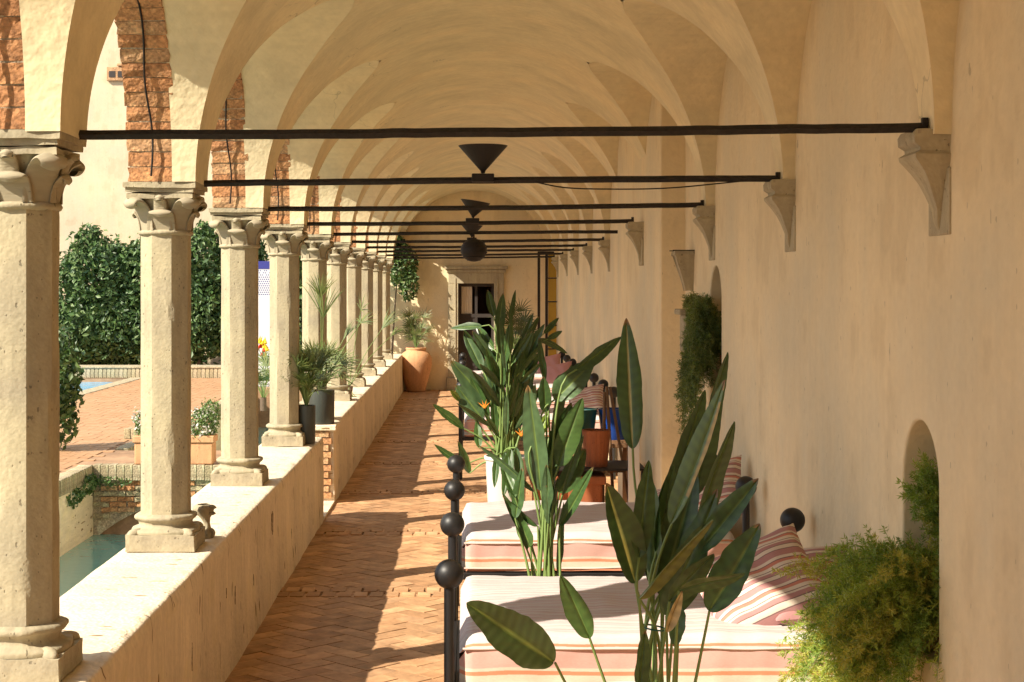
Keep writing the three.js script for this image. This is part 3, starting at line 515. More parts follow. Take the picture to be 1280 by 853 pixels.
  // bridge over the channel: rubble brick with a low arch
  const br = thing('garden_bridge', 'low brick footbridge with segmental arch across the teal channel', 'bridge'), zf = -20.62, xm = (CHX + XOUT) / 2, ra = 2.15, yc = -0.42 - ra;
  const archY = (x) => Math.abs(x - xm) < ra ? yc + Math.sqrt(ra * ra - (x - xm) ** 2) : -9;
  const bs = new THREE.Shape(); bs.moveTo(CHX, -0.19); bs.lineTo(CHX, -1.3); for (let i = 0; i <= 24; i++) { const x = CHX + (XOUT - CHX) * i / 24; bs.lineTo(x, Math.max(-1.3, archY(x))); } bs.lineTo(XOUT, -0.19); bs.closePath();
  const bgm = new THREE.ExtrudeGeometry(bs, { depth: 1.8, bevelEnabled: false }); bgm.translate(0, 0, zf - 1.83); mesh('core', metreUV(bgm), M.mortar, br);
  const rg = [0, 1, 2, 3].map((q) => { const g = new THREE.BoxGeometry(0.21, 0.058, 0.06, 3, 1, 1), p = g.attributes.position; for (let i = 0; i < p.count; i++) p.setXYZ(i, p.getX(i) + 0.012 * n3(p.getX(i) * 25 + q, p.getY(i) * 30, 1), p.getY(i) + 0.009 * n3(p.getX(i) * 25, q * 3, p.getZ(i) * 20), p.getZ(i) + 0.02 * n3(p.getX(i) * 12 + q * 4, p.getY(i) * 20, 5)); return metreUV(g.toNonIndexed()); });
  for (let row = 0; row < 10; row++) for (let c = 0; c < 13; c++) { const x = CHX + 0.11 + c * 0.222 + (row % 2) * 0.1, y = -0.225 - row * 0.070; if (x > XOUT - 0.1 || y - 0.03 < Math.max(archY(x - 0.1), archY(x + 0.1)) || y < WATER - 0.05) continue; const b = mesh('brick', rg[Math.floor(r() * 4)], r() < 0.4 ? coping[1] : bricks[Math.floor(r() * 3.99)], br); b.position.set(x + (r() - 0.5) * 0.02, y, zf - 0.02 + (r() - 0.5) * 0.03); b.rotation.z = (r() - 0.5) * 0.07; }
  const cc = box(-0.048, 0.048, -0.19, 0.010, -0.15, 0.05, 0.008);
  for (let x = CHX + 0.06; x < XOUT - 0.04; x += 0.103) { const b = mesh('brick', cc, coping[Math.floor(r() * 2.99)], br); b.position.set(x, (r() - 0.5) * 0.008, zf + 0.0); }
  // step of brick beyond the bridge
  const st = thing('brick_step', 'low brick step in the paving beyond the footbridge', 'step');
  for (let i = 0; i < 9; i++) { const b = mesh('brick', box(-0.046, 0.046, 0, 0.15, -0.1, 0.1, 0.006), coping[Math.floor(r() * 2.99)], st); b.position.set(-5.15 + i * 0.104, 0.004, -24.3); }
  mesh('tread', box(-5.2, -4.25, 0, 0.148, -26.5, -24.41), tiles[2], st);
  // far wing of the building across the garden
  const wing = thing('garden_building', 'sunlit cream plaster building behind the garden hedge', 'building');
  mesh('wall', box(-34, -1.9, -0.2, 15, -47, -46), M.facade, wing);
  const vent = mesh('brick_vent', box(-10.35, -9.55, 8.22, 8.62, -45.99, -45.90, 0.02), bricks[2], wing);
  for (let i = 0; i < 3; i++) mesh('opening', box(-10.28 + i * 0.25, -10.10 + i * 0.25, 8.32, 8.50, -45.905, -45.89), M.dark, vent);
  mesh('ledge', box(-10.05, -9.65, 8.64, 8.72, -45.99, -45.86, 0.02), bricks[2], vent);
  // white tiled panel with a blue band, seen between two columns
  const pn = thing('tiled_panel', 'white garden panel with blue tiled band behind the columns', 'panel');
  const pd = 37, x0 = (312 - CX) * pd / F, x1 = (341 - CX) * pd / F, white = std({ color: C(0.55, 0.56, 0.60), roughness: 0.4 }), blue = std({ color: C(0.035, 0.04, 0.22), roughness: 0.35 });
  mesh('board', box(x0, x1, 0, 2.86, -pd - 0.1, -pd), white, pn); mesh('blue_band', box(x0 - 0.01, x1 + 0.01, 2.72, 2.90, -pd - 0.11, -pd + 0.01), blue, pn);
  for (let i = 0; i < 11; i++) for (let j = 0; j < 12; j++) if (j > 2 || (i + j) % 3) { const t = mesh('tile', new THREE.BoxGeometry(0.022, 0.022, 0.006), blue, pn); t.position.set(x0 + 0.03 + i * 0.047 + (j % 2) * 0.023, 2.68 - j * 0.05, -pd + 0.001); t.rotation.z = Math.PI / 4; }
}

// ---------------------------------------------------------------- foliage
function leafCloud(lumps, count, size, seed, tones, outward = 0.5) {
  const r = RNG(seed), p = [], c = [], n = V3(), u = V3(), v = V3(), vol = lumps.map((l) => l[3] * l[4] * l[5]), tot = vol.reduce((a, b) => a + b, 0);
  for (let q = 0; q < count; q++) {
    let t = r() * tot, i = 0; while (i < lumps.length - 1 && t > vol[i]) t -= vol[i++];
    const L = lumps[i]; n.set(r() * 2 - 1, r() * 2 - 1, r() * 2 - 1); if (n.lengthSq() > 1 || n.lengthSq() < 0.01) { q--; continue; } n.normalize();
    const bump = 1 + 0.42 * fbm3(n.x * 2.5 + i * 7, n.y * 2.5, n.z * 2.5 + seed, 4), rad = bump * (r() < 0.05 ? 1 + 0.22 * r() : 1 - 0.45 * r() * r()), o = V3(L[0] + n.x * L[3] * rad, L[1] + n.y * L[4] * rad, L[2] + n.z * L[5] * rad);
    u.set(r() * 2 - 1, r() * 2 - 1, r() * 2 - 1).addScaledVector(n, outward).normalize(); v.set(r() - 0.5, r() - 0.5, r() - 0.5).cross(u).normalize(); const w = u.clone().cross(v), s = size * (0.6 + 0.8 * r());
    const A = o.clone().addScaledVector(v, -s), B = o.clone().addScaledVector(w, s * 0.5).addScaledVector(u, s * 0.15), D = o.clone().addScaledVector(w, -s * 0.5).addScaledVector(u, s * 0.15), E = o.clone().addScaledVector(v, s);
    for (const k of [A, B, E, A, E, D]) p.push(k.x, k.y, k.z);
    const tn_ = tones[Math.floor(r() * tones.length)], br = 0.8 + 0.4 * r(); for (let k = 0; k < 6; k++) c.push(tn_[0] * br, tn_[1] * br, tn_[2] * br);
  }
  const g = new THREE.BufferGeometry(); g.setAttribute('position', new THREE.Float32BufferAttribute(p, 3)); g.setAttribute('color', new THREE.Float32BufferAttribute(c, 3)); g.computeVertexNormals(); return g;
}
const GREEN = [[0.060, 0.125, 0.026], [0.085, 0.165, 0.035], [0.040, 0.090, 0.022], [0.13, 0.20, 0.05]];
function shrub(name, label, category, lumps, count, size, seed, tones, base, group) {
  const t = thing(name, label, category, group); mesh('crown', leafCloud(lumps, count, size, seed, tones), M.foliage, t).userData.kind = 'stuff';
  const b = lumps[0], r = RNG(seed + 1), tr = [];
  for (let i = 0; i < 4; i++) tr.push(tube([V3(base.x + (r() - 0.5) * 0.1, base.y, base.z), V3(base.x + (r() - 0.5) * b[3] * 0.5, (base.y + b[1]) / 2, base.z + (r() - 0.5) * b[5] * 0.5), V3(b[0] + (r() - 0.5) * b[3] * 1.1, b[1] + b[4] * 0.5 * r(), b[2] + (r() - 0.5) * b[5])], 0.05, 8, 6, 0.012));
  mesh('trunk', merge(tr), M.woodBark, t); return t;
}
{ // shrubs of the hedge behind the pool, by their outline in the photograph
  const d = 43, q = (px, py) => P(px, py, d);
  const mk = (label, seeds, list, n, seed) => { const l = list.map(([px, py, rx, ry]) => { const c = q(px, py); return [c.x, c.y, c.z - 0.2 * (seed % 3), rx * d / F, ry * d / F, Math.min(1.0, rx * d / F)]; }); shrub('hedge_shrub', label, 'shrub', l, Math.round(n * 1.3), 0.08, seed, GREEN, V3(l[0][0], 0, l[0][2])); };
  mk('tall dark evergreen shrub with pointed top behind the pool', 0, [[118, 345, 38, 52], [112, 302, 14, 22], [100, 420, 46, 44], [130, 410, 40, 52], [84, 365, 24, 44]], 12000, 301);
  mk('round evergreen shrub leaning against the pointed one, behind the pool', 0, [[165, 350, 34, 46], [182, 322, 24, 26], [160, 415, 42, 46], [190, 410, 40, 50], [142, 340, 26, 40]], 10000, 302);
  mk('dark evergreen shrub seen between the slender columns behind the terrace', 0, [[250, 330, 36, 50], [246, 390, 42, 60], [262, 300, 20, 22], [225, 390, 38, 62], [215, 335, 30, 44]], 10000, 303);
  mk('dark evergreen shrub standing beside the tiled panel', 0, [[300, 330, 30, 50], [296, 400, 34, 56], [318, 420, 20, 30]], 7000, 304);
  mk('dark evergreen shrub close to the loggia end', 0, [[372, 330, 26, 55], [376, 400, 30, 60], [352, 410, 18, 40], [400, 360, 22, 70]], 8000, 305);
  // leafy shrub by the channel, partly behind the thick near column
  const c = P(52, 490, 22.5);
  shrub('broadleaf_shrub', 'loose broad-leaved shrub hanging over the edge of the channel', 'shrub', [[c.x, c.y + 0.1, c.z, 0.52, 0.72, 0.5], [c.x + 0.28, c.y + 0.28, c.z + 0.1, 0.32, 0.36, 0.3], [c.x + 0.05, c.y + 0.7, c.z, 0.34, 0.36, 0.3], [c.x + 0.2, c.y - 0.4, c.z, 0.32, 0.36, 0.3]], 2600, 0.062, 306, GREEN, V3(c.x - 0.2, 0, c.z));
  // creeper on the corner of the channel
  const cr = thing('wall_creeper', 'small green creeper over the brick edge of the channel corner', 'creeper');
  mesh('foliage', leafCloud([[CHX + 0.02, -0.20, -20.3, 0.07, 0.12, 0.35], [CHX + 0.03, -0.28, -19.6, 0.06, 0.10, 0.35], [CHX + 0.25, -0.20, -20.48, 0.28, 0.07, 0.06], [CHX + 0.9, -0.22, -20.48, 0.12, 0.07, 0.05]], 700, 0.03, 331, [[0.06, 0.13, 0.02], [0.09, 0.16, 0.03]]), M.foliage, cr).userData.kind = 'stuff';
  // ivy on the last arch
  const e = P(505, 340, 35.2), iv = thing('hanging_ivy', 'dark ivy hanging from the last arch beside the end wall', 'climber');
  mesh('foliage', leafCloud([[e.x, e.y + 0.1, e.z, 0.30, 0.50, 0.22], [e.x + 0.12, e.y - 0.28, e.z, 0.20, 0.36, 0.2], [e.x - 0.10, e.y + 0.45, e.z, 0.22, 0.3, 0.22], [e.x - 0.35, e.y + 0.75, e.z + 0.1, 0.3, 0.35, 0.3]], 2600, 0.05, 307, GREEN), M.foliage, iv).userData.kind = 'stuff';
  mesh('stem', tube([V3(-1.66, 0.83, -35.4), V3(-1.6, 1.9, -35.45), V3(-1.5, 2.8, -35.4), V3(e.x, e.y + 0.3, e.z)], 0.025, 20, 6, 0.012), M.woodBark, iv);
  // tree in the garden outside the last arches, which throws the dappled shade on the end wall
  shrub('garden_tree', 'leafy green tree standing in the garden outside the last arches', 'tree', [[-2.75, 2.75, -34.75, 0.42, 0.5, 0.5], [-2.6, 2.1, -34.9, 0.35, 0.4, 0.4], [-3.1, 3.3, -34.6, 0.35, 0.35, 0.4]], 1200, 0.06, 309, GREEN, V3(-3.3, -0.9, -34.0));
}

// spiky palm-like plants: fans of narrow leaflets
function fanPalm(parent, root, fronds, seed, tones, len = 0.3, leaflets = 14, width = 0.012) {
  const r = RNG(seed);
  for (const [tip, L = len, spread = 1.3] of fronds) {
    const p = [], c = [], mid = root.clone().lerp(tip, 0.5).add(V3(0, 0.06, 0)), dir = tip.clone().sub(mid).normalize();
    const st = tube([root, mid, tip], 0.006, 8, 5, 0.004);
    const side = dir.clone().cross(V3(0, 1, 0.3)).normalize(), nor = side.clone().cross(dir).normalize();
    for (let i = 0; i < leaflets; i++) {
      const a = (i / (leaflets - 1) - 0.5) * 2 * spread, l = L * (0.75 + 0.25 * Math.cos(a)) * (0.85 + 0.3 * r()), v = dir.clone().multiplyScalar(Math.cos(a)).addScaledVector(side, Math.sin(a)).addScaledVector(nor, (r() - 0.5) * 0.35).normalize(), s2 = v.clone().cross(nor).normalize(), t = tones[Math.floor(r() * tones.length)];
      let prev = tip.clone(), pw = width * 0.5;
      for (let k = 1; k <= 3; k++) { const f = k / 3, q = tip.clone().addScaledVector(v, l * f).add(V3(0, -l * 0.22 * f * f, 0)), w = width * [0, 1, 0.7, 0.05][k]; const A = prev.clone().addScaledVector(s2, pw / 2), B = prev.clone().addScaledVector(s2, -pw / 2), D = q.clone().addScaledVector(s2, w / 2), E = q.clone().addScaledVector(s2, -w / 2); for (const z of [A, D, B, B, D, E]) { p.push(z.x, z.y, z.z); c.push(...t); } prev = q; pw = w; }
    }
    const g = new THREE.BufferGeometry(); g.setAttribute('position', new THREE.Float32BufferAttribute(p, 3)); g.setAttribute('color', new THREE.Float32BufferAttribute(c, 3)); g.computeVertexNormals();
    const f = mesh('frond', g, M.foliage, parent); mesh('stalk', st, M.stalk, f);
  }
}
const PALM = [[0.16, 0.20, 0.045], [0.11, 0.16, 0.035], [0.20, 0.23, 0.06], [0.09, 0.13, 0.03]];
function pot(parent, profile, mat, soilY, soilR, at) { const o = mesh('pot', lathe(profile, 40), mat, parent); o.position.copy(at); const s = mesh('soil', new THREE.CircleGeometry(soilR, 24), M.soil, o); s.rotation.x = -Math.PI / 2; s.position.y = soilY; return o; }
{
  const rnd = RNG(71);
  const bush = (label, at, pr, ph, n, seed, extra, spreadR, len, up) => {
    const t = thing('potted_palm', label, 'potted plant'); pot(t, [[0.001, 0], [pr, 0], [pr * 1.02, ph], [pr * 0.92, ph], [pr * 0.9, ph - 0.05]], M.darkPot, ph - 0.04, pr * 0.9, at);
    const root = at.clone().add(V3(0, ph - 0.03, 0)), fr = [];
    for (let i = 0; i < n; i++) { const a = rnd() * 6.283, q = spreadR * (0.35 + 0.65 * rnd()); fr.push([root.clone().add(V3(Math.cos(a) * q, up * (0.35 + 0.65 * rnd()), Math.sin(a) * q)), len * (0.8 + 0.4 * rnd()), 1.2]); }
    fanPalm(t, root, [...fr, ...extra], seed, PALM, len, 14, 0.011); return t;
  };
  const a1 = P(384, 555, 15.06); a1.y = HP + 0.002; const a2 = P(403, 533, 17.1); a2.y = HP + 0.014;
  bush('narrow dark cylinder pot with grassy palm at the parapet gap, beside the column', a1, 0.083, 0.36, 44, 401, [[P(386, 490, 15.0), 0.30, 0.35]], 0.17, 0.22, 0.46);
  bush('wider dark cylinder pot with tall palm across the parapet gap', a2, 0.135, 0.36, 40, 402, [[P(405, 398, 17.0), 0.55, 0.5], [P(402, 372, 17.0), 0.35, 0.6], [P(452, 404, 17.4), 0.22, 1.2], [P(430, 425, 17.2), 0.3, 0.3]], 0.24, 0.26, 0.42);
  const b = thing('parapet_palm', 'small palm with pale fan leaves rising behind the far parapet', 'plant'), rt = V3(-1.62, HP, -21.9); mesh('trunk', tube([V3(-1.62, HP - 0.0, -21.9), V3(-1.6, HP + 0.12, -21.9)], 0.04, 4, 8), M.woodBark, b);
  fanPalm(b, rt.clone().add(V3(0, 0.1, 0)), [[P(452, 388, 21.7), 0.30, 1.3], [P(430, 440, 21.6), 0.35, 0.3], [P(437, 488, 21.6), 0.24, 0.5], [P(478, 412, 22.2), 0.42, 0.5], [P(490, 420, 22.4), 0.3, 0.4]], 403, PALM, 0.3, 14, 0.014);
  const g = thing('garden_palm', 'green grassy palm in the garden below the tiled panel', 'plant'), gr = P(330, 500, 30); gr.y = -0.02; const fr = []; for (let i = 0; i < 20; i++) { const a = rnd() * 6.283; fr.push([gr.clone().add(V3(Math.cos(a) * 0.4 * rnd(), 0.45 + 0.5 * rnd(), Math.sin(a) * 0.4)), 0.42]); }
  mesh('trunk', tube([gr, gr.clone().add(V3(0, 0.25, 0))], 0.06, 4, 8), M.woodBark, g); fanPalm(g, gr.clone().add(V3(0, 0.2, 0)), fr, 404, PALM, 0.42, 14, 0.02);
  // yellow and red flower heads beside it
  const fl = thing('flowering_plant', 'plant with yellow and red flower spikes in front of the tiled panel', 'plant'), fp = P(329, 470, 31); fp.y = 0;
  mesh('stem', tube([fp, fp.clone().add(V3(0.02, 1.2, 0))], 0.012, 6, 5), M.stalk, fl); const yl = std({ color: C(0.75, 0.50, 0.02) }), rd = std({ color: C(0.6, 0.05, 0.02) });
  for (let i = 0; i < 16; i++) { const s = new THREE.ConeGeometry(0.035, 0.16, 6); s.rotateX(rnd() * 1 - 0.5); s.rotateZ(rnd() * 1.2 - 0.6); s.translate(fp.x + (rnd() - 0.5) * 0.18, 1.12 + rnd() * 0.28 - 0.1, fp.z + (rnd() - 0.5) * 0.15); mesh('petal', s, i % 5 ? yl : rd, fl); }
  // two terracotta troughs with white flowers on the footbridge
  const trough = (label, px, w, seed) => {
    const at = P(px, 585, 20.75); at.y = 0.012; const t = thing('flower_trough', label, 'flower pot');
    const q = mesh('pot', merge([box(-w / 2, w / 2, 0, 0.28, -0.15, 0.15, 0.02), box(-w / 2 - 0.02, w / 2 + 0.02, 0.28, 0.37, -0.17, 0.17, 0.015)]), M.terracotta, t); q.position.copy(at);
    mesh('foliage', leafCloud([[at.x, at.y + 0.50, at.z, w * 0.62, 0.20, 0.2], [at.x + 0.1, at.y + 0.62, at.z, w * 0.4, 0.22, 0.18]], 1500, 0.022, seed, [[0.12, 0.20, 0.04], [0.16, 0.24, 0.06], [0.08, 0.15, 0.03]]), M.foliage, t).userData.kind = 'stuff';
    mesh('blossom', leafCloud([[at.x, at.y + 0.54, at.z + 0.05, w * 0.66, 0.20, 0.2]], 160, 0.026, seed + 1, [[0.8, 0.76, 0.7], [0.78, 0.7, 0.66]]), M.fern, t).userData.kind = 'stuff';
  };
  trough('square terracotta pot of white flowers on the footbridge, seen between two columns', 253, 0.33, 411); trough('terracotta pot of pale flowers on the footbridge, half behind a column', 186, 0.30, 413);
  // large jar at the end
  const j = thing('terracotta_jar', 'large round-shouldered terracotta jar with spiky plant by the end wall', 'jar'), ja = V3(-1.13, 0, -35.25);
  pot(j, [[0.001, 0.0], [0.205, 0], [0.212, 0.03], [0.262, 0.22], [0.325, 0.45], [0.358, 0.62], [0.350, 0.74], [0.300, 0.84], [0.228, 0.89], [0.205, 0.91], [0.222, 0.925], [0.228, 0.955], [0.215, 0.97], [0.185, 0.965], [0.18, 0.9]], M.terracotta, 0.93, 0.185, ja);
  const jr = ja.clone().add(V3(0, 0.95, 0)), jf = []; for (let i = 0; i < 26; i++) { const a = rnd() * 6.283, q = 0.30 * (0.3 + 0.7 * rnd()); jf.push([jr.clone().add(V3(Math.cos(a) * q, 0.10 + 0.62 * rnd(), Math.sin(a) * q * 0.5)), 0.3]); }
  fanPalm(j, jr, jf, 405, [[0.13, 0.17, 0.04], [0.17, 0.2, 0.06], [0.08, 0.11, 0.03]], 0.3, 12, 0.016);
  const dp = thing('dark_palm', 'dark bushy palm in a pot beside the amber screen', 'potted plant'), da = V3(1.05, 0, -33.4); pot(dp, [[0.001, 0], [0.16, 0], [0.2, 0.4], [0.18, 0.4]], M.terracottaDeep, 0.37, 0.17, da);
  const df = []; for (let i = 0; i < 24; i++) { const a = rnd() * 6.283, q = 0.4 * rnd(); df.push([da.clone().add(V3(Math.cos(a) * q, 0.9 + 0.9 * rnd(), Math.sin(a) * q)), 0.4]); }
  fanPalm(dp, da.clone().add(V3(0, 0.38, 0)), df, 406, [[0.06, 0.09, 0.02], [0.09, 0.12, 0.03]], 0.4, 12, 0.02);
}

// ---------------------------------------------------------------- daybeds
const cloth = (() => { // stripes across the cover; v runs from the foot of the front (0) over the top edge (0.28 m) to the back, 2.3 m in all
  const bandAt = (m) => { // m: metres from the top front edge, negative down the front
    const W_ = [0.54, 0.49, 0.47], P_ = [0.60, 0.36, 0.31], O_ = [0.58, 0.235, 0.13], K_ = [0.60, 0.53, 0.42];
    if (m < 0.03) { const t = [[0.00, W_], [-0.022, O_], [-0.034, W_], [-0.044, P_], [-0.132, K_], [-0.146, O_], [-0.164, K_], [-0.205, O_], [-0.222, K_], [-9, P_]]; for (let i = 0; i < t.length; i++) if (m > (t[i + 1]?.[0] ?? -99)) return m > t[i][0] && i ? t[i][1] : t[i][1]; return P_; }
    const q = (m + 0.02 * Math.floor(m / 0.155) % 0.06) % 0.155; return q < 0.008 ? [0.40, 0.27, 0.26] : q < 0.05 ? W_ : q < 0.057 ? [0.45, 0.35, 0.34] : q < 0.085 ? [0.54, 0.44, 0.43] : q < 0.092 ? [0.40, 0.28, 0.27] : q < 0.13 ? W_ : [0.53, 0.42, 0.40];
  };
  const toS = (x) => x <= 0.0031308 ? x * 12.92 : 1.055 * Math.pow(x, 1 / 2.4) - 0.055;
  return texture(256, (u, v) => { const m = v * 2.3 - 0.28, c = bandAt(m + 0.016 * (tf(u, v, 3, 16, 801, 3) - 0.5)), k = 1 + 0.10 * (tf(u, v, 128, 1024, 811, 1) - 0.5) + 0.08 * (tf(u, v, 8, 60, 821, 3) - 0.5); return c.map((x) => toS(clamp(x * k))); }, true, 0, 2048);
})();
cloth.wrapT = THREE.ClampToEdgeWrapping; cloth.wrapS = THREE.RepeatWrapping;
const cushCloth = texture(256, (u, v) => {
  const q = (v * 4 + 0.10 * (tf(u, v, 3, 6, 851, 2) - 0.5)) % 1, A = [0.42, 0.21, 0.20], B = [0.66, 0.56, 0.46], D = [0.20, 0.12, 0.11], O = [0.52, 0.20, 0.14];
  const c = q < 0.16 ? A : q < 0.19 ? D : q < 0.34 ? B : q < 0.37 ? D : q < 0.50 ? A : q < 0.56 ? B : q < 0.585 ? D : q < 0.70 ? B : q < 0.80 ? O : q < 0.83 ? D : q < 0.93 ? B : A, k = 1 + 0.12 * (tf(u, v, 128, 512, 831, 1) - 0.5);
  return c.map((x) => Math.pow(clamp(x * k), 1 / 2.2));
}, true, 0, 1024);
const weave = texture(256, (u, v) => 0.5 + 0.25 * Math.sin(u * 6.2832 * 64) * Math.sin(v * 6.2832 * 64) + 0.3 * (tf(u, v, 10, 10, 841, 4) - 0.5), false, 0.3);
M.mattress = new THREE.MeshPhysicalMaterial({ map: cloth, roughness: 0.95, sheen: 0.2, sheenRoughness: 0.6, bumpMap: weave, bumpScale: 0.002, side: THREE.DoubleSide });
M.cushion = new THREE.MeshPhysicalMaterial({ map: cushCloth, roughness: 0.95, sheen: 0.2, sheenRoughness: 0.6, side: THREE.DoubleSide });
M.cushionTrim = std({ color: C(0.60, 0.50, 0.44), roughness: 0.95 });
M.cushionPink = std({ color: C(0.52, 0.25, 0.23), roughness: 0.95, bumpMap: weave, bumpScale: 0.004 });
function mattressGeo(x0, x1, w, h, r = 0.06, seed = 0) { // local z from 0 (front) to -w (back), y from 0 to h
  const pr = []; const arc = (cz, cy, a0) => { for (let i = 0; i <= 6; i++) { const a = a0 + Math.PI / 2 * i / 6; pr.push([cz + r * Math.cos(a), cy + r * Math.sin(a)]); } };
  // start at the bottom front, go up, over the top, down the back
  for (let i = 0; i < 5; i++) pr.push([0, 0.0 + (h - r) * i / 5]); arc(-r, h - r, 0); for (let i = 1; i < 24; i++) pr.push([-r - (w - 2 * r) * i / 24, h]); arc(-w + r, h - r, Math.PI / 2); for (let i = 1; i <= 5; i++) pr.push([-w, (h - r) * (1 - i / 5)]);
  let l = 0; const ls = pr.map((p, i) => l += i ? Math.hypot(p[0] - pr[i - 1][0], p[1] - pr[i - 1][1]) : 0), l0 = ls[5] + r * Math.PI / 4;
  const NU = 56, xm = (x0 + x1) / 2;
  return grid(NU, pr.length - 1, (i, j) => {
    let s = i / NU, x = x0 + (x1 - x0) * s, e = Math.min(x - x0, x1 - x) / r, k = e < 1 ? Math.sqrt(Math.max(0, 1 - (1 - e) ** 2)) : 1;
    const [z, y] = pr[j], ins = (1 - k) * r, zz = z + (z > -w / 2 ? -ins : ins) * (Math.abs(z + w / 2) > w / 2 - r * 1.01 ? 1 : 0), yy = y > h - r * 1.01 ? y - ins : y;
    const wr = 0.020 * fbm3(x * 3.2 + seed, z * 3, y * 6, 3) + 0.012 * Math.max(0, fbm3(x * 9 + seed, z * 3.5 + x * 2, 2, 2)), top = y > h - 0.01 ? 1 : 0.55;
    return [x, yy + wr * top + 0.016 * top * Math.sin(Math.PI * clamp(-z / w)) * Math.sin(Math.PI * clamp(s * 1.0)) ** 0.5, zz + (top < 1 ? wr : 0)];
  }, (i, j) => [(x0 + (x1 - x0) * i / NU) / 1.0, (ls[j] - l0 + 0.28) / 2.3]);
}
function cushionGeo(w, h, t, seed, turnStripes = 0) {
  const N = 26, half = (sgn) => grid(N, N, (i, j) => {
    const u = i / N * 2 - 1, v = j / N * 2 - 1, f = Math.pow(Math.max(0, (1 - u * u * u * u) * (1 - v * v * v * v)), 0.55), pu = 1 - 0.075 * (1 - v * v), pv = 1 - 0.075 * (1 - u * u);
    const n = 0.012 * fbm3(u * 2.2 + seed, v * 2.2, seed * 1.7 + sgn, 3) + 0.006 * Math.sin((u + v * 0.4) * 9 + seed) * f;
    return [u * w / 2 * pu, v * h / 2 * pv, sgn * (t / 2 * f + n * f)];
  }, (i, j) => [i / N * w, turnStripes ? i / N * w / 0.62 : j / N * h / 0.62]);
  return merge([half(1), half(-1)]);
}
const BEDX0 = -0.07, BEDX1 = 1.735, BEDH = 0.75;
const cushA = cushionGeo(0.57, 0.52, 0.19, 3), cushB = cushionGeo(0.54, 0.46, 0.17, 8), cushC = cushionGeo(0.46, 0.34, 0.12, 5);
function daybed(d, w, seed, i) {
  const b = thing('daybed', ['striped daybed with ball-topped black posts, between the tied plant and the grey-leaved plant', 'striped daybed with ball-topped black posts, between the grey-leaved plant and the white-potted clump'][i] ?? 'striped daybed with ball-topped black posts beyond the flower pots', 'daybed', 'daybeds along the side wall', V3(0, 0, -d));
  mesh('mattress', (() => { const g = mattressGeo(BEDX0 + 0.035, BEDX1 - 0.03, w, 0.235, 0.06, seed); g.translate(0, BEDH - 0.235, 0); return g; })(), M.mattress, b);
  for (const y of [BEDH - 0.058, BEDH - 0.215]) { const pts = []; for (let q = 0; q <= 24; q++) { const x = BEDX0 + 0.05 + (BEDX1 - BEDX0 - 0.09) * q / 24; pts.push(V3(x, y + 0.005 * n3(x * 4, y * 9, seed), 0.004 + 0.009 * fbm3(x * 3.2 + seed, 0, y, 2))); } mesh('piping', tube(pts, 0.006, 60, 6), M.cushionTrim, b); }
  const z0 = 0.03, z1 = -w - 0.02;
  mesh('rail', merge([box(BEDX0, BEDX1, 0.465, 0.505, z0 - 0.05, z0 - 0.015, 0.006), box(BEDX0, BEDX1, 0.465, 0.505, z1 + 0.015, z1 + 0.05, 0.006), box(BEDX0 - 0.015, BEDX0 + 0.02, 0.464, 0.506, z1, z0 - 0.02, 0.006), box(BEDX1 - 0.02, BEDX1 + 0.015, 0.464, 0.506, z1, z0 - 0.02, 0.006), box(BEDX0 + 0.02, BEDX1 - 0.02, 0.485, 0.502, z1 + 0.05, z0 - 0.05)]), M.post, b);
  for (const [x, top, r] of [[BEDX0 - 0.01, 1.022, 0.066], [BEDX1 + 0.017, 1.045, 0.067]]) for (const z of [z0 - 0.03, z1 + 0.03]) {
    const p = mesh('post', new THREE.CylinderGeometry(0.0235, 0.0235, top - r * 0.6, 16), M.post, b); p.position.set(x, (top - r * 0.6) / 2, z);
    const s = mesh('ball', new THREE.SphereGeometry(r, 36, 24), M.post, p); s.position.y = top - (top - r * 0.6) / 2;
  }
  return b;
}
const BEDS = [[7.12, 1.50], [10.05, 1.51], [19.1, 1.5], [22.1, 1.5], [25.1, 1.5], [28.1, 1.5]];
BEDS.forEach(([d, w], i) => daybed(d, w, i * 7.7, i));
{
  const put = (geo, mat, label, p, rot, group) => { const o = solo('cushion', geo, mat, label, 'cushion', group); o.position.copy(p); o.rotation.set(...rot, 'YXZ'); return o; };
  // first bed
  put(cushA, M.cushion, 'large striped cushion leaning on the bed beside the fern', V3(1.375, 0.895, -7.52), [-0.78, -0.50, 0.62]);
  put(cushB, M.cushion, 'striped cushion propped against the wall behind the large one, by the fern', V3(1.60, 0.850, -7.85), [-1.0, -0.6, 0.3]);
  put(cushC, M.cushion, 'small striped cushion lying flat under the large cushion by the fern', V3(1.62, 0.805, -7.48), [-1.45, -0.2, 0.3]);
  put(cushB, M.cushion, 'striped cushion on the bed behind the grey-leaved plant, beside an iron ball', V3(1.58, 0.93, -10.55), [-0.6, -0.7, 0.4]);
  put(cushC, M.cushion, 'small striped cushion lying on the bed behind the grey-leaved plant', V3(1.45, 0.83, -11.0), [-1.4, -0.4, 0.1]);
  BEDS.slice(2).forEach(([bd], i) => {
    const g = 'cushions on the far daybeds';
    put(cushA, i === 0 ? M.cushion : M.cushionPink, i === 0 ? 'striped cushion on the daybed behind the flower pots' : 'plain pink cushion on a far daybed', V3(1.46, 0.91, -bd - 0.45), [-0.7, -0.5, 0.3], i === 0 ? undefined : g).scale.setScalar(0.8);
    put(cushB, M.cushionPink, i === 0 ? 'pink cushion on the daybed behind the flower pots' : 'plain pink cushion on a far daybed', V3(1.46, 0.88, -bd - 1.0), [-0.85, -0.5, 0.4], i === 0 ? undefined : g).scale.setScalar(0.75);
  });
}

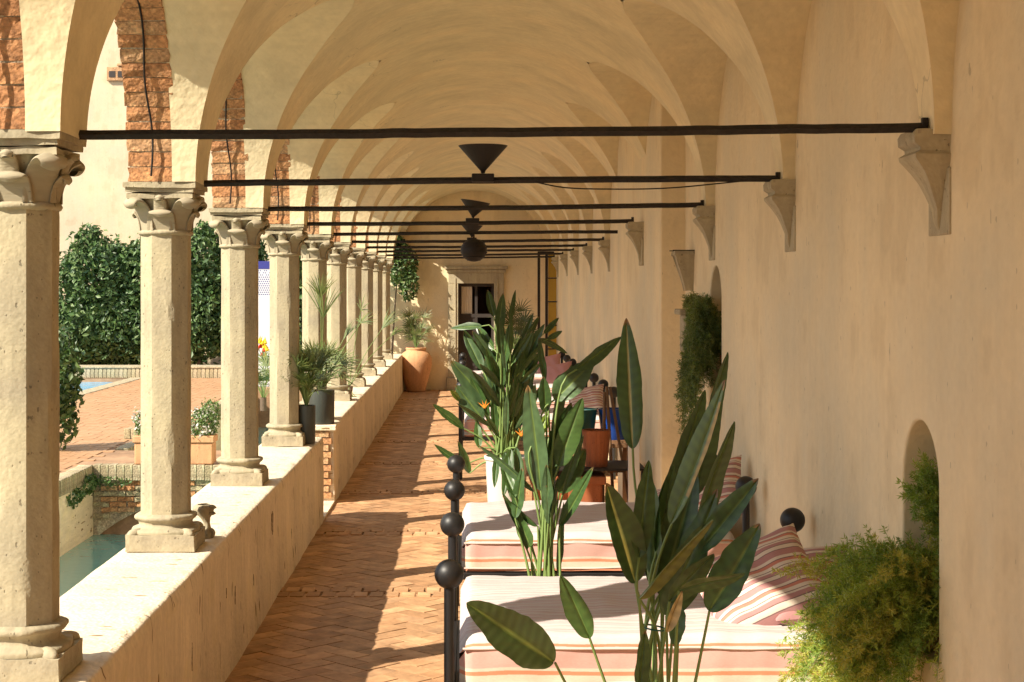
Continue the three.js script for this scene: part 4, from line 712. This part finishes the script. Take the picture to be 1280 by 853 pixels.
// ---------------------------------------------------------------- table with pots between the second and third bed
{
  const t = thing('iron_table', 'thin black iron table carrying flower pots behind the second bed', 'table'); mesh('top', box(0.75, 1.60, 0.655, 0.675, -15.0, -14.3, 0.004), M.iron, t);
  for (const [x, z] of [[0.78, -14.33], [1.57, -14.33], [0.78, -14.97], [1.57, -14.97]]) mesh('leg', box(x - 0.012, x + 0.012, 0, 0.655, z - 0.012, z + 0.012), M.iron, t);
  const flutes = (profile, n) => { const g = lathe(profile, 72), p = g.attributes.position; for (let i = 0; i < p.count; i++) { const x = p.getX(i), z = p.getZ(i), a = Math.atan2(z, x), k = 1 + 0.018 * Math.cos(a * n); p.setX(i, x * k); p.setZ(i, z * k); } g.computeVertexNormals(); return g; };
  const mk = (name, label, prof, mat, at, n = 0) => { const o = thing(name, label, 'pot', null, at); const q = mesh('body', n ? flutes(prof, n) : lathe(prof, 40), mat, o); const s = mesh('soil', new THREE.CircleGeometry(prof[2][0] * 0.9, 20), M.soil, o); s.rotation.x = -Math.PI / 2; s.position.y = prof[2][1] - 0.03; return o; };
  const pr = (r0, r1, h) => [[0.001, 0], [r0, 0], [r1, h], [r1 * 1.06, h], [r1 * 1.06, h + 0.0], [r1 * 0.9, h]].map(([r, y]) => [r, y]);
  mk('fluted_pot', 'fluted orange terracotta pot on the iron table', pr(0.10, 0.128, 0.33), M.terracottaDeep, V3(1.17, 0.676, -14.5), 18);
  mk('glazed_pot', 'blue glazed flower pot behind the fluted terracotta pot', pr(0.12, 0.16, 0.30), M.bluePot, V3(1.45, 0.80, -15.8));
  mk('glazed_pot', 'dark teal glazed flower pot beside the blue one', pr(0.16, 0.20, 0.32), M.tealPot, V3(1.08, 0.78, -15.75));
  const st = thing('plant_stand', 'wooden bench under the blue and teal pots', 'bench'); mesh('seat', box(0.78, 1.62, 0.74, 0.78, -16.05, -15.5, 0.006), M.wood, st); for (const [x, z] of [[0.82, -15.55], [1.58, -15.55], [0.82, -16.0], [1.58, -16.0]]) mesh('leg', box(x - 0.025, x + 0.025, 0, 0.74, z - 0.025, z + 0.025), M.wood, st);
  mesh('riser', box(1.30, 1.60, 0.78, 0.798, -15.95, -15.6), M.wood, st);
  const tr = thing('terracotta_planter', 'wide terracotta planter on the floor under the iron table', 'planter'); mesh('body', merge([box(0.60, 1.22, 0.0, 0.56, -14.85, -14.4, 0.03), box(0.57, 1.25, 0.52, 0.60, -14.88, -14.37, 0.015)]), M.terracottaDeep, tr);
  const bd = thing('white_board', 'narrow white painted board leaning on the wall pier', 'board'); mesh('panel', box(1.42, 1.52, 0.02, 1.05, -14.13, -14.09, 0.006), M.whitePot, bd);
  const ez = thing('folded_easel', 'folded wooden easel leaning beside the flower pots', 'easel'); for (const [a, b] of [[[1.33, 1.35], [1.40, 0]], [[1.36, 1.35], [1.58, 0]], [[1.31, 1.30], [1.28, 0]]]) mesh('leg', tube([V3(a[0], a[1], -15.25), V3(b[0], b[1], -15.15)], 0.016, 2, 6), M.wood, ez);
  mesh('crossbar', tube([V3(1.33, 0.55, -15.18), V3(1.50, 0.55, -15.18)], 0.012, 2, 6), M.wood, ez);
}

// ---------------------------------------------------------------- strelitzia clumps, leaf by leaf
function paddle(b, t, w, { roll = 0, bend = 0.06, fold = 0.25, tone = [0.075, 0.15, 0.04], rib = [0.13, 0.20, 0.05], edge = null, nu = 40, seed = 0, drop = 0, pleat = 0.0016 }) {
  const ax = t.clone().sub(b), L = ax.length(); ax.normalize();
  const to = V3(0, EYE, 0).sub(b.clone().lerp(t, 0.5)); let n = to.addScaledVector(ax, -to.dot(ax)).normalize(); n.applyAxisAngle(ax, roll); const sd = ax.clone().cross(n).normalize();
  const vs = [-1, -0.86, -0.62, -0.36, -0.14, -0.045, 0, 0.045, 0.14, 0.36, 0.62, 0.86, 1], p = [], c = [], ix = [], nv = vs.length;
  const prof = (u) => Math.pow(Math.sin(Math.PI * Math.pow(u, 0.80)), 0.62) * (1 - 0.16 * u);
  for (let i = 0; i <= nu; i++) {
    const u = i / nu, hw = w / 2 * Math.max(0.03, prof(Math.min(0.999, Math.max(0.002, u)))) ;
    for (let j = 0; j < nv; j++) {
      const v = vs[j], av = Math.abs(v), rip = 1 + 0.16 * fbm3(u * 6 + seed, v > 0 ? 3 : 9, seed, 3) * av, x = v * hw * rip;
      const f = fold * (1 - 0.4 * u), nz = f * av * hw * (v > 0 ? 1 : 0.85) + bend * L * (u * u) + pleat * (w / 0.2) * Math.sin(u * L * 170 - av * hw * 75) * av * (1 - 0.5 * av) + 0.20 * hw * n3(u * 4 + seed, v * 1.5, seed) * av + 0.02 * L * n3(u * 2.2 + seed * 2, 5, seed) - 0.004 * (av < 0.05 ? 1 : 0);
      const q = b.clone().addScaledVector(ax, u * L).addScaledVector(sd, x * (1 - 0.12 * f)).addScaledVector(n, nz); q.y -= drop * L * u * u; p.push(q.x, q.y, q.z);
      const m = av < 0.05 ? rib : edge && v > 0.6 && n3(u * 5 + seed, 1, 2) > -0.5 ? edge : tone, k = 1 + 0.22 * n3(u * 9 + seed * 3, v * 2.5, seed) + 0.10 * n3(u * 40, v * 6, seed); const tipb = u > 0.955 + 0.03 * n3(seed, v * 3, 1) && seed % 2 < 1.2 ? [0.22, 0.13, 0.05] : m, kv = k + (av > 0.05 ? 0.13 * Math.sin(u * L * 170 - av * hw * 75 + 0.8) : 0); c.push(tipb[0] * kv, tipb[1] * kv, tipb[2] * kv);
    }
  }
  for (let i = 0; i < nu; i++) for (let j = 0; j < nv - 1; j++) { const a = i * nv + j; ix.push(a, a + nv, a + nv + 1, a, a + nv + 1, a + 1); }
  const g = new THREE.BufferGeometry(); g.setAttribute('position', new THREE.Float32BufferAttribute(p, 3)); g.setAttribute('color', new THREE.Float32BufferAttribute(c, 3)); g.setIndex(ix); g.computeVertexNormals(); return g;
}
const G0 = [0.046, 0.100, 0.024], T = { deep: G0, mid: G0, dark: G0, light: [0.062, 0.125, 0.028], grey: [0.066, 0.120, 0.048], dry: [0.50, 0.40, 0.20] };   // most leaves share one green, some are set a little paler
function strelitzia(label, root, neck, D, leaves, fill, seed, potMat, potR, potH, nu) {
  const s = thing('bird_of_paradise_plant', label, 'potted plant'), r = RNG(seed);
  pot(s, [[0.001, 0], [potR * 0.8, 0], [potR, potH], [potR * 1.06, potH], [potR * 1.06, potH + 0.03], [potR * 0.92, potH + 0.03], [potR * 0.9, potH - 0.05]], potMat, potH - 0.02, potR * 0.93, V3(root.x, 0, root.z));
  const add = (b, t, w, o, stem = true) => {
    const lf = mesh('leaf', paddle(b, t, w, { seed: r() * 50, nu, ...o }), M.leaf, s); if (!stem) return;
    const a0 = r() * 6.28, q = potR * 0.55 * r(), foot = V3(root.x + Math.cos(a0) * q, potH - 0.02, root.z + Math.sin(a0) * q), nk = neck ? neck.clone().add(V3((r() - 0.5) * 0.007 * D, (r() - 0.5) * 0.1, (r() - 0.5) * 0.06)) : null;
    const low = b.y < root.y + potH + 0.5 || (neck && b.y < neck.y + 0.22); const back = b.clone().sub(t.clone().sub(b).normalize().multiplyScalar(0.10)), pts = low ? [foot, foot.clone().lerp(b, 0.5).add(V3(0, 0.05, 0)), b] : nk ? [foot, nk, back, b] : [foot, foot.clone().lerp(back, 0.6).add(V3(0, 0.03, 0)), back, b];
    mesh('stalk', tube(pts, D < 7 ? 0.0085 : 0.0115, 22, 7, D < 7 ? 0.0042 : 0.0055), M.stalk, lf); const rb = b.clone().lerp(t, 0.30); 
  };
  for (const [bx, by, tx, ty, w, o = {}] of leaves) { const db = D + (o.db ?? 0), dt = D + (o.dt ?? (r() - 0.5) * 0.3); add(P(bx, by, db), P(tx, ty, dt), w * (D > 7 ? 0.82 : 0.94) * D / F, o, o.stem !== false); }
  for (let i = 0; i < fill.n; i++) {
    const a = r() * 6.283, el = 0.7 + 0.8 * r(), h = fill.y0 + (fill.y1 - fill.y0) * r(), b = V3(root.x + Math.cos(a) * fill.r * r(), h, root.z + Math.sin(a) * fill.r * r()), l = fill.len * (0.7 + 0.6 * r()), t = b.clone().add(V3(Math.cos(a) * Math.cos(el) * l, Math.sin(el) * l, Math.sin(a) * Math.cos(el) * l));
    add(b, t, fill.w * (0.7 + 0.6 * r()), { roll: (r() - 0.5) * 2.4, tone: [T.deep, T.mid, T.grey, T.light][Math.floor(r() * 4)], fold: 0.4, bend: 0.1 * r(), drop: 0.1 * r() });
  }
  return s;
}
{
  const near = strelitzia('tall glossy bird of paradise plant tied together, in front of the first bed', V3(0.62, 0, -5.27), P(817, 785, 5.3), 5.3, [
    [792, 561, 784, 398, 39, { tone: T.dark, rib: [0.42, 0.42, 0.22], fold: 0.10, bend: 0.01, db: 0.25, dt: 0.3 }],
    [841, 655, 911, 476, 40, { tone: [0.10, 0.16, 0.03], edge: [0.40, 0.25, 0.03], roll: -0.75, fold: 0.35, bend: 0.03, db: -0.1, dt: -0.15 }],
    [868, 620, 903, 440, 44, { tone: T.dark, roll: 0.95, fold: 0.4, db: 0.15, dt: 0.25 }],
    [872, 665, 914, 524, 40, { tone: T.deep, roll: 0.85, fold: 0.4, db: 0.1, dt: 0.0 }],
    [822, 690, 872, 488, 52, { tone: T.deep, roll: 0.7, fold: 0.35, db: 0.05, dt: 0.2 }],
    [800, 697, 810, 576, 33, { tone: T.mid, roll: 0.3, fold: 0.2, bend: 0.05, db: -0.15, dt: -0.1 }],
    [795, 728, 756, 603, 52, { tone: T.mid, rib: [0.55, 0.62, 0.22], roll: 0.45, fold: 0.75, bend: 0.03, db: -0.1, dt: -0.2 }],
    [872, 692, 953, 599, 40, { tone: T.mid, roll: -0.4, fold: 0.35, db: -0.1, dt: -0.2 }],
    [888, 764, 953, 655, 52, { tone: T.deep, roll: -0.3, fold: 0.4, db: -0.25, dt: -0.3 }],
    [850, 738, 932, 720, 30, { tone: T.dark, roll: 0.9, fold: 0.2, bend: -0.04, db: -0.3, dt: -0.45 }],
    [800, 748, 887, 645, 34, { tone: [0.15, 0.17, 0.03], roll: 1.15, fold: 0.6, db: -0.25, dt: -0.3 }],
    [834, 770, 880, 655, 58, { tone: T.dark, roll: 0.35, fold: 0.3, db: -0.1, dt: -0.1 }],
    [828, 745, 872, 590, 56, { tone: T.dark, roll: -0.2, fold: 0.3, db: 0.05, dt: 0.1 }],
    [815, 730, 838, 580, 40, { tone: T.deep, roll: 0.5, fold: 0.3, db: 0.1, dt: 0.1 }],
    [832, 725, 858, 556, 46, { tone: T.dark, roll: 0.4, fold: 0.3, db: 0.1, dt: 0.15 }],
    [846, 740, 902, 612, 44, { tone: T.dark, roll: -0.5, fold: 0.3, db: 0.0, dt: -0.05 }],
    [818, 722, 822, 605, 36, { tone: T.deep, roll: -0.6, fold: 0.4, db: 0.05, dt: 0.1 }],
    [838, 752, 892, 690, 40, { tone: T.deep, roll: 0.6, fold: 0.4, db: -0.15, dt: -0.2 }],
    [850, 758, 845, 809, 26, { tone: T.deep, roll: 0.2, fold: 0.3, db: -0.2, dt: -0.2 }],
    [834, 790, 852, 738, 17, { tone: T.dry, rib: T.dry, roll: 0.5, fold: 0.8, db: -0.3, dt: -0.3, stem: false }],
    [800, 862, 806, 788, 25, { tone: T.mid, roll: 0.5, fold: 0.5, db: -0.25, dt: -0.25, stem: false }],
    [695, 829, 582, 753, 60, { tone: T.light, rib: [0.20, 0.30, 0.07], roll: 0.1, fold: 0.12, bend: 0.03, db: -0.35, dt: -0.55, pleat: 0.0024 }],
    [738, 798, 702, 717, 34, { tone: T.light, roll: -0.2, fold: 0.35, db: -0.15, dt: -0.2, pleat: 0.0022 }],
  ], { n: 0 }, 901, M.terracotta, 0.20, 0.36, 96);
  const tie = new THREE.TorusGeometry(0.040, 0.003, 6, 40); tie.rotateX(Math.PI / 2); const tm = mesh('plant_tie', tie, M.tie, near); tm.position.copy(P(818, 785, 5.3)); tm.rotation.z = -0.15;

  strelitzia('grey-leaved bird of paradise plant standing between the first and second bed', V3(0.48, 0, -9.32), P(684, 640, 9.32), 9.32, [
    [722, 462, 774, 420, 28, { tone: T.mid, roll: 0.6, fold: 0.5 }], [694, 500, 743, 452, 46, { tone: T.grey, roll: -0.2, fold: 0.3 }],
    [699, 583, 728, 497, 40, { tone: T.light, roll: 0.2, fold: 0.2 }], [677, 613, 665, 480, 44, { tone: T.grey, roll: -0.4, fold: 0.35 }],
    [671, 548, 686, 517, 20, { tone: [0.2, 0.3, 0.04], roll: 0.2 }], [700, 616, 732, 562, 36, { tone: T.deep, roll: 0.3, fold: 0.3 }],
    [645, 622, 626, 577, 20, { tone: T.light, roll: 0.4, fold: 0.6 }], [660, 688, 626, 619, 26, { tone: T.mid, roll: 0.9, fold: 0.8 }],
    [645, 648, 655, 585, 22, { tone: T.mid, roll: -0.3 }], [664, 684, 647, 642, 24, { tone: T.light, roll: -0.2 }],
    [682, 476, 673, 421, 13, { tone: T.mid, roll: 0.4 }], [690, 575, 713, 503, 34, { tone: T.deep, roll: 0.5 }], [697, 716, 703, 628, 16, { tone: T.deep, roll: 0.8 }],
    [683, 515, 680, 470, 22, { tone: T.deep, roll: 0.1 }], [690, 540, 712, 455, 26, { tone: T.mid, roll: 0.8, db: 0.2, dt: 0.3 }],
  ], { n: 12, y0: 0.85, y1: 1.3, r: 0.10, len: 0.36, w: 0.075 }, 902, M.terracotta, 0.19, 0.34, 26);

  const rear = strelitzia('dense bird of paradise clump in a white pot behind the second bed', V3(0.355, 0, -14.5), P(634, 590, 14.5), 14.5, [
    [616, 508, 564, 451, 36, { tone: T.grey, roll: 0.1 }], [604, 524, 571, 481, 32, { tone: T.grey, roll: -0.2 }], [581, 536, 540, 506, 16, { tone: T.light, roll: 0.4 }], [603, 408, 565, 408, 14, { tone: T.grey, roll: 0.5, drop: 0.1 }],
    [604, 463, 580, 415, 20, { tone: T.grey, roll: 0.3 }], [618, 396, 610, 363, 15, { tone: T.dark, roll: 0.3 }], [624, 416, 629, 366, 18, { tone: T.dark, roll: 0.2 }], [638, 404, 644, 363, 10, { tone: T.mid, roll: 0.5 }],
    [658, 425, 674, 396, 12, { tone: T.mid, roll: 0.5 }], [681, 417, 699, 397, 11, { tone: T.deep, roll: 0.4 }], [686, 424, 704, 413, 11, { tone: T.deep, roll: 0.4 }], [674, 424, 710, 434, 13, { tone: T.mid, roll: 0.7, drop: 0.15 }],
    [620, 480, 614, 441, 16, { tone: T.mid }], [623, 500, 603, 450, 17, { tone: T.light, roll: 0.3 }], [664, 500, 645, 452, 26, { tone: T.deep, roll: 0.4, fold: 0.7 }], [650, 516, 639, 489, 19, { tone: T.deep, roll: 0.1 }],
    [658, 542, 669, 479, 17, { tone: T.grey, roll: 0.3 }], [576, 501, 563, 486, 10, { tone: [0.2, 0.3, 0.04] }], [580, 582, 543, 557, 14, { tone: T.mid, roll: 0.5 }], [588, 592, 572, 552, 16, { tone: T.light, roll: 0.5 }],
    [640, 470, 652, 420, 20, { tone: T.grey, roll: 0.4 }], [630, 460, 640, 405, 18, { tone: T.mid, roll: -0.5 }], [612, 520, 590, 470, 20, { tone: T.mid, roll: -0.5 }], [655, 470, 676, 440, 18, { tone: T.mid, roll: 0.2 }], [600, 560, 597, 525, 14, { tone: T.light }], [640, 562, 630, 622, 18, { tone: T.mid, db: -0.25, dt: -0.35 }], [632, 566, 642, 628, 16, { tone: T.grey, db: -0.25, dt: -0.35 }], [646, 560, 655, 618, 16, { tone: T.mid, db: -0.2, dt: -0.3 }], [622, 570, 619, 610, 12, { tone: T.deep, db: -0.25, dt: -0.3 }],
  ], { n: 70, y0: 0.9, y1: 1.75, r: 0.20, len: 0.38, w: 0.075 }, 903, M.whitePot, 0.19, 0.74, 18);
  const or = std({ color: C(0.72, 0.24, 0.02), side: THREE.DoubleSide });
  for (const [px, py] of [[607, 510], [653, 545]]) { const a = P(px, py, 14.2); for (let i = 0; i < 4; i++) { const g = new THREE.ConeGeometry(0.010, 0.08, 5); g.translate(0, 0.04, 0); g.rotateZ(0.9 - i * 0.55); const o = mesh('flower', g, or, rear); o.position.copy(a); } }
}

// ---------------------------------------------------------------- asparagus ferns in the niches
function fern(label, root, stems, seed, reach, tones, needle, potR) {
  const f = thing('asparagus_fern', label, 'potted plant'), r = RNG(seed), p = [], c = [], stalks = [];
  pot(f, [[0.001, 0], [potR * 0.8, 0], [potR, 0.20], [potR * 1.08, 0.20], [potR * 1.08, 0.23], [potR * 0.9, 0.23]], M.terracottaDeep, 0.2, potR * 0.92, root);
  const o = root.clone().add(V3(0, 0.2, 0));
  for (let s = 0; s < stems; s++) {
    const { tip, mid } = reach(r, o), cv = new THREE.QuadraticBezierCurve3(o.clone().add(V3((r() - 0.5) * 0.1, 0, (r() - 0.5) * 0.1)), mid, tip), len = cv.getLength(), n = Math.round(len / 0.022), t = tones[Math.floor(r() * tones.length)];
    stalks.push(tube([0, 0.25, 0.5, 0.75, 1].map((q) => cv.getPoint(q)), 0.0022, 8, 4, 0.001));
    for (let i = Math.floor(n * 0.18); i <= n; i++) {
      const u = i / n, q = cv.getPoint(u), tg = cv.getTangent(u), bl = (0.02 + 0.075 * Math.sin(Math.PI * Math.min(1, u * 0.9 + 0.1))) * (0.6 + 0.7 * r());
      const bd = V3(r() - 0.5, r() - 0.4, r() - 0.5).normalize().addScaledVector(tg, 0.9).normalize(), nn = Math.max(2, Math.round(bl / 0.012));
      for (let k = 0; k <= nn; k++) { const e = q.clone().addScaledVector(bd, bl * k / nn);
        for (let m = 0; m < 6; m++) { const nd = V3(r() - 0.5, r() - 0.5, r() - 0.5).normalize().addScaledVector(bd, 0.7).normalize(), w = nd.clone().cross(V3(r() - 0.5, r() - 0.5, r() - 0.5)).normalize().multiplyScalar(needle * 0.085), x = e.clone().addScaledVector(nd, needle * (0.7 + 0.6 * r())), y = e.clone().lerp(x, 0.5), br = 0.8 + 0.4 * r();
          for (const z of [e, y.clone().add(w), x, e, x, y.clone().sub(w)]) { p.push(z.x, z.y, z.z); c.push(t[0] * br, t[1] * br, t[2] * br); } } }
    }
  }
  const g = new THREE.BufferGeometry(); g.setAttribute('position', new THREE.Float32BufferAttribute(p, 3)); g.setAttribute('color', new THREE.Float32BufferAttribute(c, 3)); g.computeVertexNormals();
  mesh('foliage', g, M.fern, f).userData.kind = 'stuff'; mesh('stalks', merge(stalks), M.stalk, f).userData.kind = 'stuff';
}
{
  const TN = [[0.34, 0.46, 0.045], [0.42, 0.50, 0.055], [0.22, 0.36, 0.035], [0.48, 0.48, 0.06]];
  fern('feathery yellow-green asparagus fern spilling from the niche beside the first bed', V3(2.02, 0.80, -6.6), 190, 1201, (r, o) => {
    const a = r(); let tip;
    if (a < 0.12) tip = V3(1.62 + 0.28 * r(), 1.30 + 0.24 * r(), -6.55 - 0.2 * r());             // shoots that stand up
    else tip = V3(1.30 + 0.54 * r(), 0.42 + 0.74 * r(), -6.25 - 0.75 * r());
    tip.x += Math.max(0, tip.y - 0.95) * 0.45;
    return { tip, mid: V3(o.x + (tip.x - o.x) * 0.55, Math.max(o.y, tip.y) + 0.06 + 0.14 * r(), (o.z + tip.z) / 2) };
  }, TN, 0.026, 0.13);
  fern('dark trailing asparagus fern hanging down the wall from the upper niche', V3(2.04, 1.56, -12.02), 130, 1203, (r, o) => {
    const tip = V3(1.66 + 0.22 * r(), 1.18 + 1.02 * Math.pow(r(), 0.8), -12.05 - 0.5 * r() + 0.15); if (tip.y < 1.5) tip.x = 1.62 + 0.12 * r();
    return { tip, mid: V3(1.72, Math.max(tip.y + 0.1, o.y + 0.25 + 0.25 * r()), (o.z + tip.z) / 2) };
  }, [[0.17, 0.26, 0.035], [0.22, 0.28, 0.05], [0.11, 0.19, 0.03]], 0.026, 0.13);
}

scene.traverse((o) => { if (o.isMesh) { o.castShadow = true; o.receiveShadow = true; } });
renderer.render(scene, camera);
